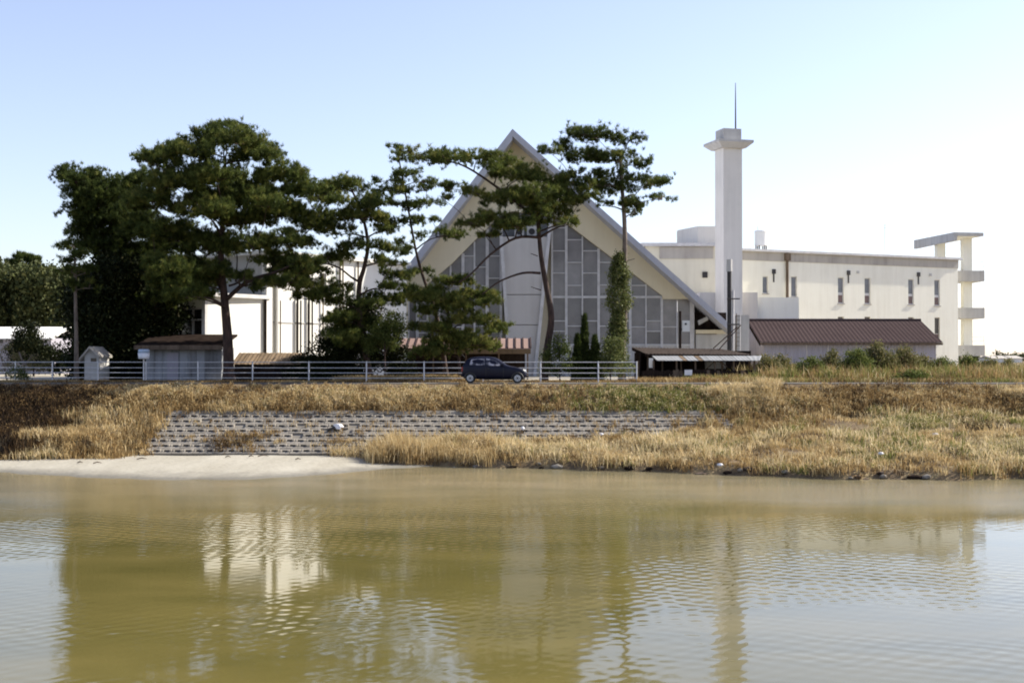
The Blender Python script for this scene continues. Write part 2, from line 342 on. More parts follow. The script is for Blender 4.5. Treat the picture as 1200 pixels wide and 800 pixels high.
def build_sand():
    ex = [-70, -30, -22, -19, -15.5, -11.5, -9, -7.2, -5.6, -3.6]; ed = [56.5, 55.9, 55.3, 53.7, 52.2, 51.9, 53.2, 55.2, 57.0, 58.6]
    V = []; F = []; xs = list(np.arange(-70, -3.4, .4)); ts = [-.08, 0, .05, .12, .25, .45, .7, 1]
    for t in ts:
        for x in xs:
            e = lerp(x, ex, ed) + .18 * math.sin(x * 1.9) + .1 * math.sin(x * 4.3); y = e + (61.1 - e) * t
            V.append((x, y, -.05 if t < 0 else .012 + (.30 if x < -9 else lerp(x, [-9, -3.5], [.30, .06])) * t ** .7 + .02 * math.sin(x * 1.1 + y * 2) * t))
    nx = len(xs)
    for j in range(len(ts) - 1):
        for i in range(nx - 1): F.append((j * nx + i, j * nx + i + 1, (j + 1) * nx + i + 1, (j + 1) * nx + i))
    MB().add(V, F).build('sand_bar', 'sand', smooth=True, kind='structure')
build_sand()
M['yard_bounce'] = mat('yard_bounce_gravel', (.42, .38, .31), (.30, .27, .21), .5, .95, .01, 25, spec=0)
MB().box(-90, 110, 73.6, 140, GZ - .06, GZ - .008).build('yard_bounce_sheet', 'yard_bounce', kind='structure')  # pale sheet added to bounce light onto the shaded facades
MB().box(-400, 400, 66.95, 70.7, GZ - .06, GZ + .004).build('road', 'asphalt', kind='structure')

# ------------------------------------------------------------------ leaves and needles
def unit(a): return a / np.maximum(np.linalg.norm(a, axis=-1, keepdims=True), 1e-6)
def tufts(C, k=13, L=.24, w=.045, up=.8, tint=None, flat=.9):
    """pine shoots: k needles round each centre, pointing up and outwards"""
    n = len(C); d = rng.normal(size=(n, k, 3)); d[..., 2] *= flat; d = unit(d); d[..., 2] += up; d = unit(d)
    s = unit(np.cross(d, rng.normal(size=(n, k, 3)))); Ls = L * rng.uniform(.65, 1.2, size=(n, k, 1))
    c = C[:, None, :] + rng.normal(size=(n, k, 3)) * L * .18; b = c - d * Ls * .25
    V = np.stack([b - s * w * .5, b + s * w * .5, c + d * Ls], axis=2).reshape(-1, 3)
    T = np.arange(n * k * 3).reshape(-1, 3)
    t = (rng.uniform(.2, .7, n) if tint is None else tint)[:, None] + rng.normal(size=(n, k)) * .10
    return V, T, np.repeat(t.reshape(-1), 3)
def leaves(C, size=.12, tint=None, k=5, spread=.16, asp=.6):
    """broad leaves: k small folded blades (two triangles) near each centre"""
    n = len(C); c = C[:, None, :] + rng.normal(size=(n, k, 3)) * spread
    d = unit(rng.normal(size=(n, k, 3)) + np.array([0, 0, .3])); s = unit(np.cross(d, rng.normal(size=(n, k, 3)))); sz = size * rng.uniform(.6, 1.3, size=(n, k, 1))
    nrm = np.cross(d, s) * sz * .12
    V = np.stack([c - d * sz * .5, c + s * sz * asp * .5 + nrm, c + d * sz * .5, c - s * sz * asp * .5 + nrm], axis=2).reshape(-1, 3)
    q = np.arange(n * k * 4).reshape(-1, 4); T = np.concatenate([q[:, [0, 1, 2]], q[:, [0, 2, 3]]])
    t = (rng.uniform(.2, .8, n) if tint is None else tint)[:, None] + rng.normal(size=(n, k)) * .12
    return V, T, np.repeat(t.reshape(-1), 4)
def join(parts):
    Vs, Ts, ts = [], [], []; k = 0
    for V, T, t in parts: Vs.append(V); Ts.append(T + k); ts.append(t); k += len(V)
    return np.concatenate(Vs), np.concatenate(Ts), np.concatenate(ts)
def blob_points(c, r, n, shell=.5, lumps=None, gap=0.0):
    """points in an uneven ellipsoid: gathered round lumps, denser towards the outside"""
    lumps = lumps or max(5, n // 14)
    u = unit(rng.normal(size=(lumps, 3))) * rng.uniform(shell, 1, size=(lumps, 1)) ** .7
    i = rng.integers(0, lumps, n); p = u[i] + rng.normal(size=(n, 3)) * .13
    return np.array(c) + p * np.array(r)
def smooth_path(pts, k=5):
    pts = [Vector(p) for p in pts]; out = []
    for i in range(len(pts) - 1):
        p0, p1, p2, p3 = pts[max(i - 1, 0)], pts[i], pts[i + 1], pts[min(i + 2, len(pts) - 1)]
        for j in range(k):
            t = j / k; out.append(.5 * ((2 * p1) + (p2 - p0) * t + (2 * p0 - 5 * p1 + 4 * p2 - p3) * t * t + (3 * p1 - p0 - 3 * p2 + p3) * t ** 3))
    return out + [pts[-1]]
def pad_points(c, rx, ry, rz, n):
    """a flattened pine branch pad: shoots gathered in clumps, domed above, level below"""
    nc = max(5, n // 11); a = rng.uniform(0, 2 * np.pi, nc); r = np.sqrt(rng.uniform(0, 1, nc))
    h = np.sqrt(np.maximum(0, 1 - r ** 2)) * rng.uniform(-.2, 1.05, nc) - .1
    cc = np.stack([r * np.cos(a) * rx, r * np.sin(a) * ry, h * rz], 1)
    i = rng.integers(0, nc, n); p = cc[i] + rng.normal(size=(n, 3)) * np.array([.17, .17, .10]) * min(1.2, max(.6, rx)) * np.where(rng.random((n, 1)) < .16, 1.55, 1)
    return np.array(c) + p, rng.normal(size=nc)[i] * .13
def pine(label, d, trunk, r0, r1, pads, group=None, dens=62, deep=1.0, tint=(.25, .62), extra=(), bark='bark', rzk=1.25, L=.24, base_z=GZ - .15, twin=.75, name='pine_tree', w=.045):
    """trunk: pixels from the foot up; pads: (px, py, rx px, ry px); extra: bare limbs as pixel paths"""
    s = d / FPX; foot = P(trunk[0][0], trunk[0][1], d); foot.z = base_z
    root = thing(name, label, 'tree', (foot.x, foot.y, base_z), group)
    tp = [foot] + [P(x, y, d + random.uniform(-.15, .15)) for x, y in trunk[1:]]
    path = smooth_path(tp, 5); nP = len(path); rr = [r0 + (r1 - r0) * (i / (nP - 1)) ** .8 for i in range(nP)]
    rr[0] *= 1.35; rr[1] *= 1.12
    MB().tube(path, rr, 10).build('trunk', bark, root, True)
    parts = []; ztop = path[-1].z; tw = MB()
    cand = [(p, r) for p, r in zip(path, rr)][int(nP * .3):]
    for pth, ra, rb in extra:
        pp = [P(x, y, d + (dd[0] if dd else 0)) for x, y, *dd in pth]; lp = smooth_path(pp, 4); lr_ = [ra + (rb - ra) * k / (len(lp) - 1) for k in range(len(lp))]
        MB().tube(lp, lr_, 6).build('limb', bark, root, True); cand += list(zip(lp, lr_))[3:]
    for px, py, rx, ry in sorted(pads, key=lambda q: abs(q[0] - float(np.interp(-q[1], [-t[1] for t in trunk], [t[0] for t in trunk])))):
        for rep in range(2 if random.random() < twin and rx > 13 else 1):
            R_x = rx * s * (1 if rep == 0 else .8); c = P(px, py, d); off = random.uniform(-.25, .25) if rep == 0 else random.choice((-1, 1)) * random.uniform(.9, 1.7) * deep
            c.y += off; c = P(px + (random.uniform(-9, 9) if rep else 0), py + (random.uniform(-5, 5) if rep else 0), c.y)
            Rz = ry * s * rzk; R_y = max(.4, R_x * .8)
            n = int(max(24, 2.1 * dens * (R_x * R_y) ** .9 * (.5 + Rz)))
            C, tc_ = pad_points(c, R_x, R_y, Rz, n)
            tt = tc_ + rng.uniform(*tint, n) + (rng.random(n) < .06) * .3
            parts.append(tufts(C, 17, L, w * .8, tint=tt))
            # the limb that carries the pad
            e = c - Vector((0, 0, Rz * .25)); a, ar = min(cand, key=lambda q: (q[0] - e).length + 2.2 * max(0, q[0].z - e.z + .1 * (q[0] - e).length)); dl = (e - a).length
            if dl > .25:
                mid = a.lerp(e, .5) + Vector((random.uniform(-.1, .1) * dl, random.uniform(-.1, .1) * dl, .06 * dl))
                lp = smooth_path([a, mid, e], 4); lr = max(.020, min(ar * .7, .035 + .020 * dl)); cand += [(p, lr * (1 - .6 * k / len(lp))) for k, p in enumerate(lp)][2:]
                MB().tube(lp, [lr + (.014 - lr) * k / (len(lp) - 1) for k in range(len(lp))], 5).build('limb', bark, root, True)
            for _ in range(int(3 + R_x * 3)):
                q = Vector(C[random.randrange(n)]); tw.tube([e, e.lerp(q, .5) + Vector((0, 0, .04)), q], [.018, .013, .006], 4, False)
    tw.build('twigs', bark, root, kind='stuff')
    np_obj('crown', *join(parts), 'pine', root)
    return root

# ------------------------------------------------------------------ main building on the right
GB = GZ - .05
def main_building():
    A, B = P(862, 420, 117.7), P(1123, 420, 129); F = Face((A.x, A.y), (B.x, B.y)); zt = Z(291.3, 118) ; W = F.w; D = 11
    root = thing('main_building', 'long cream three storey building with narrow slit windows and grey roof band', 'building', (A.x, A.y, GB))
    wins = []
    for x0, x1, y0, y1, kind in [(893.8, 900.3, 323.7, 343.6, 0), (927.2, 934, 324, 347.5, 1), (982, 989, 325.2, 355.2, 2), (1013.3, 1020.2, 325.8, 355.9, 2), (1064.4, 1071, 327, 356.6, 2), (1095, 1101.6, 328, 358, 2),
                                 (982, 989, 371, 400, 3), (1013.3, 1020.2, 371, 400.5, 3), (1064.4, 1071, 371.6, 401, 3), (1095.4, 1101.6, 372, 402, 3)]:
        u0, zb = F.hit(x0, y1); u1, _ = F.hit(x1, y1); _, z1 = F.hit((x0 + x1) / 2, y0); wins.append((u0, u1, zb, z1, kind))
    mb = MB(); zf = zt - 1.05
    F.wall(mb, 0, W, GB, zf, [w[:4] for w in wins], .3)
    mb.add([F.pt(0, GB), F.pt(0, zf), F.pt(0, zf, -D), F.pt(0, GB, -D)], [(0, 1, 2, 3)])
    mb.add([F.pt(W, GB), F.pt(W, GB, -D), F.pt(W, zf, -D), F.pt(W, zf)], [(0, 1, 2, 3)])
    mb.add([F.pt(0, GB, -D), F.pt(0, zf, -D), F.pt(W, zf, -D), F.pt(W, GB, -D)], [(0, 1, 2, 3)])
    mb.build('wall', 'cream', root)
    mb = MB(); F.box(mb, -.03, W + .04, zf, zt - .22, -D, .06); mb.build('roof_band', 'fascia', root)
    mb = MB(); F.box(mb, -.1, W + .35, zt - .22, zt, -D - .1, .32); mb.build('roof_edge', 'trim', root)
    for u0, u1, z0, z1, k in wins:
        fr = MB(); t = .07
        F.box(fr, u0, u0 + t, z0, z1, -.2, -.12); F.box(fr, u1 - t, u1, z0, z1, -.2, -.12); F.box(fr, u0 + t, u1 - t, z1 - t, z1, -.2, -.12); F.box(fr, u0 + t, u1 - t, z0, z0 + t, -.2, -.12)
        zm = z0 + (z1 - z0) * (.33 if k == 2 else .36)
        if k in (2, 3): F.box(fr, u0 + t, u1 - t, zm - .03, zm + (.22 if k == 2 else .05), -.2, -.11)
        w = fr.build('window', 'trim' if k < 3 else 'fascia', root)
        if k in (2, 3):
            a = MB(); F.box(a, u0 + t, u1 - t, zm + (.22 if k == 2 else .05), z1 - t, -.18, -.16); a.build('pane', 'glass2' if k == 2 else 'glass_dark', w)
            a = MB(); F.box(a, u0 + t, u1 - t, z0 + t, zm - .03, -.18, -.16); a.build('pane', 'redglass', w)
        else:
            a = MB(); F.box(a, u0 + t, u1 - t, z0 + t, z1 - t, -.18, -.16); a.build('pane', 'glass2', w)
        sl = MB(); F.box(sl, u0 - .08, u1 + .08, z0 - .1, z0 - .003, -.1, .07); sl.build('sill', 'fascia', w)
    for px, py in [(906.5, 318), (994, 319.5), (1076, 321.5)]:           # overflow spouts, with the rust mark they left
        u, z = F.hit(px, py); mb = MB(); F.box(mb, u - .17, u + .17, z - .22, z + .2, .003, .13); F.box(mb, u - .07, u + .07, z - 1.0, z - .22, .003, .05); mb.build('spout', 'black', root)
    for px, py in [(1005, 319), (1090, 322)]:
        u, z = F.hit(px, py); mb = MB(); F.box(mb, u - .12, u + .12, z - .12, z + .12, .003, .1); mb.build('vent_cap', 'concrete', root)
    u, z0 = F.hit(921.5, 350); mb = MB(); mb.tube([F.pt(u, z0, .16), F.pt(u, zt - .25, .16)], .13, 8); F.box(mb, u - .28, u + .28, zt - .95, zt - .3, .065, .35); mb.build('downpipe', 'timber', root)
    # the lower block in front
    a, b, c = P(820, 420, 107), P(888, 420, 107), P(937, 420, 107.6)
    G = Face((a.x, a.y), (b.x, b.y)); H = Face((b.x, b.y), (c.x, c.y)); zl = Z(342.5, 107)
    mb = MB(); mb.prism([(a.x, a.y, GB), (b.x, b.y, GB), (b.x, b.y + 6, GB), (a.x, a.y + 6, GB)], (0, 0, zl - GB)); mb.build('low_block', 'pylon', root)
    zl2 = Z(348.5, 107.8); mb = MB(); mb.prism([(b.x + .003, b.y + .5, GB), (c.x, b.y + .8, GB), (c.x, b.y + 6, GB), (b.x + .003, b.y + 6, GB)], (0, 0, zl2 - GB)); mb.build('low_block', 'cream', root)
    # balcony slabs at the right end, carried by one post
    for y0, y1 in [(317, 329.5), (360.5, 373), (404.5, 417)]:
        mb = MB(); z1, z0 = Z(y0, 131), Z(y1, 131); mb.box(44.6, 48.4, 131, 135, z0, z1 - .12); mb.box(44.6, 48.4, 131, 131.14, z1 - .12, z1 + .0); mb.box(48.26, 48.4, 131.14, 135, z1 - .12, z1); mb.build('balcony', 'concrete', root)
    zc = Z(272, 129.8)
    mb = MB(); mb.box(46.6, 47.5, 132, 132.9, GB, zc - .39); mb.build('balcony_post', 'cream', root)
    mb = MB(); mb.box(44.7, 45.6, 134.5, 135.3, GB, zc - .39); mb.build('canopy_post', 'cream', root)
    N, Q = Vector((44.9, 129.8, 0)), Vector((48.1, 130.4, 0)); bk = Vector((-1.3, 8.9, 0))
    top = [N, Q, Q + bk, N + bk]; mb = MB(); mb.prism([(p.x, p.y, zc - .36) for p in top], (0, 0, .36)); cn = mb.build('canopy', 'concrete', root)
    b4 = [N, N + Vector((.3, .02, 0)), N + bk + Vector((.3, .02, 0)), N + bk]
    mb = MB(); mb.hexa([(p.x, p.y, zc - t) for p, t in zip(b4, (.85, .85, .95, .95))] + [(p.x, p.y, zc - .362) for p in b4]); mb.build('edge_beam', 'concrete', cn)
    f4 = [N + Vector((.45, .25, 0)), Q + Vector((-.25, .25, 0)), Q + bk + Vector((-.25, -.25, 0)), N + bk + Vector((.45, -.25, 0))]
    mb = MB(); mb.prism([(p.x, p.y, zc - .39) for p in f4], (0, 0, .027)); mb.build('soffit_bounce', 'cream', cn)  # pale sheet: bounced light painted on the canopy's underside
    for z in (Z(317, 131), Z(360.5, 131), Z(404.5, 131)):
        for i, w in enumerate((.45, .9)):
            mb = MB(); mb.bar((47.9, 131.07, z + w), (48.3, 131.07, z + w), .04); mb.bar((48.33, 131.07, z + w), (48.33, 134.8, z + w), .04)
            if i: mb.bar((48.33, 131.07, z), (48.33, 131.07, z + w), .05)
            mb.build('handrail', 'rail', root)
    return root
main_building()

def wing_building():
    a, b = P(757, 420, 112), P(845, 420, 112); zt = Z(285, 112)
    root = thing('wing_building', 'plain cream wing between the pointed roof hall and the chimney', 'building', (a.x, a.y, GB))
    MB().box(a.x, b.x, 112, 119, GB, zt - .28).build('wall', 'cream_dull', root)
    MB().box(a.x + 1.2, b.x - .7, 111.9, 112.0, zt - 1.35, zt - .32).build('roof_band', 'fascia', root)
    MB().box(a.x - .5, b.x + .2, 111.5, 119, zt - .28, zt).build('roof_edge', 'trim', root)
    c = P(826, 322, 112); MB().box(c.x - .22, c.x + .22, 111.86, 111.995, c.z - .25, c.z + .25).build('vent', 'black', root)
    # box on the roof
    p0, p1 = P(818, 420, 114), P(850, 420, 114); f = P(795, 420, 117.5); z1 = Z(265, 114)
    MB().prism([(p0.x, p0.y, zt - .003), (p1.x, p1.y, zt - .003), (p1.x, 118.5, zt - .003), (f.x, 118.5, zt - .003), (f.x, f.y, zt - .003)], (0, 0, z1 - zt)).build('roof_box', 'chim', root)
wing_building()

def chimney():
    c = P(844, 420, 106); F = Face((c.x + .55, 105.4), (c.x + .55 + .966, 105.4 + .259)); o = F.hit(848.3)[0]; w = F.hit(870.2)[0] - o
    root = thing('chimney', 'tall square grey concrete chimney with projecting collar and flat cap', 'chimney', (*F.pt(o, 0)[:2], GB))
    zc0, zc1, zt = Z(173.5, 105.5), Z(164, 105.5), Z(150.5, 105.5)
    mb = MB(); F.box(mb, o, o + w, GB, zc0, -1.7, 0); mb.build('shaft', 'chim', root)
    mb = MB(); lo = [F.pt(o - .25, zc0, .25), F.pt(o + w + .25, zc0, .25), F.pt(o + w + .25, zc0, -1.95), F.pt(o - .25, zc0, -1.95)]
    e = .72; m1 = [F.pt(o - e, zc0 + .42, e), F.pt(o + w + e, zc0 + .42, e), F.pt(o + w + e, zc0 + .42, -1.7 - e), F.pt(o - e, zc0 + .42, -1.7 - e)]
    mb.hexa(lo + m1); mb.hexa([p for p in m1] + [Vector((p.x, p.y, zc1 - .06)) for p in m1]); mb.build('collar', 'concrete', root)
    mb = MB(); F.box(mb, o + .04, o + w - .04, zc1 - .06, zt, -1.66, -.04); mb.build('cap', 'concrete', root)
    p = F.pt(F.hit(864.5)[0], zt, -.3); mb = MB(); mb.tube([p, p + Vector((0, 0, 2.2)), Vector((p.x, p.y, Z(96, 105.5)))], [.07, .05, .025], 6); mb.build('lightning_rod', 'black', root)
chimney()

def water_tank():
    c = P(892.3, 420, 123); z0, z1, zr = Z(288, 123), Z(272, 123), Z(294, 122)
    root = thing('water_tank', 'white water tank on short legs on the cream building roof', 'tank', (c.x, c.y, zr))
    MB().tube([(c.x, c.y, z0), (c.x, c.y, z1)], .62, 20).build('drum', 'white', root)
    MB().tube([(c.x, c.y, z1 - .001), (c.x, c.y, z1 + .12), (c.x, c.y, z1 + .13)], [.66, .6, .12], 20).build('lid', 'white', root)
    for k in range(6):
        w = k * math.pi / 3; q = (c.x + .5 * math.cos(w), c.y + .5 * math.sin(w)); MB().tube([(*q, zr - 1), (*q, z0)], .06, 6).build('leg', 'timber', root)
    MB().tube([(c.x - .3, c.y, z1 + .1), (c.x - .3, c.y, z1 + .55)], .04, 6).build('vent_pipe', 'rail', root)
water_tank()
def antenna():
    c = P(1037, 294, 126); root = thing('antenna', 'thin aerial mast standing on the cream building roof', 'antenna', c)
    MB().tube([c, P(1037, 263, 126)], .03, 5).build('mast', 'rail', root)
    for py, w in [(264, 5), (267, 4)]: MB().bar(P(1037 - w, py, 126), P(1037 + w, py, 126), .025).build('element', 'rail', root)
antenna()

# ------------------------------------------------------------------ pointed-roof hall
def hall():
    d = 97.0; root = thing('a_frame_hall', 'tall hall with steep pointed roof and gridded glass front', 'building', (X(620, d), d, GB))
    s = d / FPX
    def w(px, py, y=d): p = P(px, py, d); return Vector((p.x, y, p.z))
    fr = 94.5
    Af, Rf, Lf = P(600.5, 151, fr), P(858, 382, fr), P(414, 394, fr)
    dep = Vector((0, 16, 0))
    # roof slabs: outer top edge, about .7 m thick measured upright
    for nm, q, th in (('roof_slope', Rf, .55), ('roof_slope', Lf, .80)):
        dn = Vector((0, 0, -th)); MB().hexa([Af + dn, q + dn, q + dn + dep, Af + dn + dep, Af, q, q + dep, Af + dep]).build(nm, 'roofedge', root)
    def under(px):     # pixel line of the roof underside, carried back to the wall plane
        return 156 + (px - 600.5) * .897 if px > 600.5 else 156 + (600.5 - px) * 1.30
    # cream gable wall with its lower edge cut along the glass
    R_poly = [(600.5, under(600.5)), (815, under(815)), (812.5, 350.5), (776, 350.5), (775.5, 346.5), (663.5, 262), (646, 254), (600.5, 248)]
    L_poly = [(600.5, under(600.5)), (600.5, 248), (587, 252), (557.5, 281), (530, 309), (478, 352), (460, 352), (440, under(440))]
    for pl in (R_poly, L_poly):
        MB().prism([w(a, b, d - .35) for a, b in pl], (0, .6, 0)).build('gable_wall', 'gable', root)
    MB().box(w(440, 420).x, w(478, 420).x, d - .35, d + .25, GB, w(460, 352).z + .002).build('side_wall', 'gable', root)
    # backing so the hall is closed behind the glass
    MB().prism([(w(445, 0).x, d + .5, GB), (w(845, 0).x, d + .5, GB), (w(845, 0).x, d + .5, w(0, 395).z), (w(600.5, 0).x, d + .5, w(0, 185).z), (w(445, 0).x, d + .5, w(0, 375).z)], (0, 12, 0)).build('inner_volume', 'gable', root)
    # glazing: mullions
    def vbar(px, y0, y1, wd, mat_='trim', out=.12): 
        a, b = w(px, y1), w(px, y0); MB().box(a.x - wd * s / 2, a.x + wd * s / 2, d - out, d + .05, a.z, b.z).build('mullion', mat_, root)
    def gtop(px):
        return float(np.interp(px, [478, 530, 557.5, 587, 600, 646, 663.5, 775.5, 776, 812], [352, 309, 281, 252, 248, 254, 262, 346.5, 350.5, 350.5]))
    cols_r = [(647, 2.2), (663.6, 3), (682.5, 1.6), (701.5, 3), (720, 1.6), (738.5, 3), (757, 1.6), (775.5, 3), (793.5, 1.7), (811, 5)]
    cols_l = [(587, 3), (571, 3.6), (556, 2), (542.5, 3.4), (528, 2), (514, 3.2), (501, 2), (489, 3.2), (478.5, 2.4)]
    zb = GB
    for px, wd in cols_r: vbar(px, gtop(px) + .5, 442, wd)
    for px, wd in cols_l: vbar(px, gtop(px) + .5, 442, wd)
    trs = {0: [267, 294, 320, 376, 388], 1: [281, 307.5, 334.5, 382], 2: [294, 320, 376], 3: [307.5, 334, 382], 4: [320, 334.5, 376, 388], 5: [334.5, 383], 6: [376, 388], 7: [383], 8: []}
    def bay(xa, xb, ys, main=True):
        """one bay between two mullions: transoms, and a pane in every light"""
        ya, yb = gtop(xa), gtop(xb); ymin = max(ya, yb)
        lv = sorted([y for y in ys if y > min(ya, yb) + 6] + ([348] if main and min(ya, yb) < 340 else []) + [404])
        edges = []
        for y in lv:
            th = 2.6 if y == 348 else (2 if y == 404 else 1.15)
            # cut the transom where the sloping head crosses it
            if y < ymin:
                f = (y - ya) / (yb - ya); xc = xa + (xb - xa) * f; x0, x1 = (xa, xc) if ya < yb else (xc, xb)
            else: x0, x1 = xa, xb
            a, b = w(x0, y + th / 2), w(x1, y - th / 2); MB().box(a.x + .06, b.x - .06, d - .07, d + .04, a.z, b.z).build('transom', 'trim', root); edges.append(y)
        # panes
        cuts = [None] + edges
        for i, y1 in enumerate(edges):
            y0 = cuts[i]
            if y0 is None: poly = [(xa, y1), (xb, y1), (xb, yb), (xa, ya)]
            else: poly = [(xa, y1), (xb, y1), (xb, max(y0, yb)), (xa, max(y0, ya))]
            poly = [(a, min(b, y1)) for a, b in poly]
            if y1 < ymin:      # the light ends on the slope
                xc = xa + (xb - xa) * (y1 - ya) / (yb - ya)
                poly = [(xa, y1), (xc, y1), (xa, max(y0 or 0, ya))] if ya < yb else [(xc, y1), (xb, y1), (xb, max(y0 or 0, yb))]
            tilt = random.uniform(-.03, .03)
            MB().prism([w(a, b, d + tilt * (a - xa) * s) for a, b in poly], (0, .03, 0)).build('pane', 'glass', root)
        a, b = w(xa, 442), w(xb, 404); MB().box(a.x, b.x, d - .02, d + .1, GB, b.z).build('sill_wall', 'pylon', root)
    for i in range(len(cols_r) - 1): bay(cols_r[i][0], cols_r[i + 1][0], trs[i])
    tl = [[300, 326, 376, 390], [313, 335, 382], [300, 326, 376], [335, 383], [376, 390], [383], [376, 390], [383]]
    for i in range(len(cols_l) - 1): bay(cols_l[i + 1][0], cols_l[i][0], tl[i])
    # concrete pylon narrowing towards the ground, between two white fins
    def q(px, py, y): p = P(px, py, d); return (p.x, y, p.z)
    y0, y1 = d - 1.1, d + .3
    for (ya, yb, la, lb, ra, rb) in [(279, 345.6, 586.5, 591, 645, 637), (346.4, 380.6, 591, 593.5, 637, 633), (381.4, 443, 593.5, 598, 633, 625.5)]:
        MB().hexa([q(la if 0 else lb, yb, y0), q(rb, yb, y0), q(rb, yb, y1), q(lb, yb, y1), q(la, ya, y0), q(ra, ya, y0), q(ra, ya, y1), q(la, ya, y1)]).build('pylon_panel', 'pylon', root)
    for a, b in (((586, 254), (598, 443)), ((645.5, 252), (626, 443))):
        hw = 1.9; MB().hexa([q(b[0] - hw, b[1], y0 - .25), q(b[0] + hw, b[1], y0 - .25), q(b[0] + hw, b[1], y1 - .1), q(b[0] - hw, b[1], y1 - .1), q(a[0] - hw, a[1], y0 - .25), q(a[0] + hw, a[1], y0 - .25), q(a[0] + hw, a[1], y1 - .1), q(a[0] - hw, a[1], y1 - .1)]).build('fin', 'trim', root)
    MB().prism([q(588, 279.5, d + .1), q(644, 279.5, d + .1), q(645, 254, d + .1), q(600.5, 247, d + .1), q(587, 251, d + .1)], (0, .1, 0)).build('recess_panel', 'glass', root)
    for cx in (608.5, 623):        # two fan housings on the ledge over the pylon
        mb = MB(); a = P(cx - 5.5, 279, d); b = P(cx + 5.5, 266, d); mb.box(a.x, b.x, d - .75, d - .2, a.z + .003, b.z)
        h = mb.build('fan_housing', 'concrete', root); c = P(cx, 272.5, d); MB().tube([(c.x, d - .79, c.z), (c.x, d - .752, c.z)], .24, 16).build('fan_grille', 'black', h)
    # dark panel for the open space, low wall under the right end of the roof
    a, b = P(815, 420, d), P(852, 420, d)
    MB().box(a.x, b.x, d + .3, d + .5, w(0, 386).z, w(0, 366).z).build('dark_space_panel', 'dark', root)
    MB().box(a.x, b.x + .3, d - .3, d - .05, w(0, 391).z, w(0, 386.5).z).build('tie_beam', 'gable', root)
    MB().box(a.x, b.x, d - .25, d + .2, GB, w(0, 392).z).build('low_wall', 'concrete', root)
    MB().hexa([(a.x + .2, d - .6, w(0, 381).z), (a.x + .9, d - .6, w(0, 375).z), (a.x + .9, d - .35, w(0, 375).z), (a.x + .2, d - .35, w(0, 381).z), (a.x + .1, d - .6, w(0, 376).z), (a.x + .8, d - .6, w(0, 371).z), (a.x + .8, d - .35, w(0, 371).z), (a.x + .1, d - .35, w(0, 376).z)]).build('brace', 'concrete', root)
    # signboard
hall()

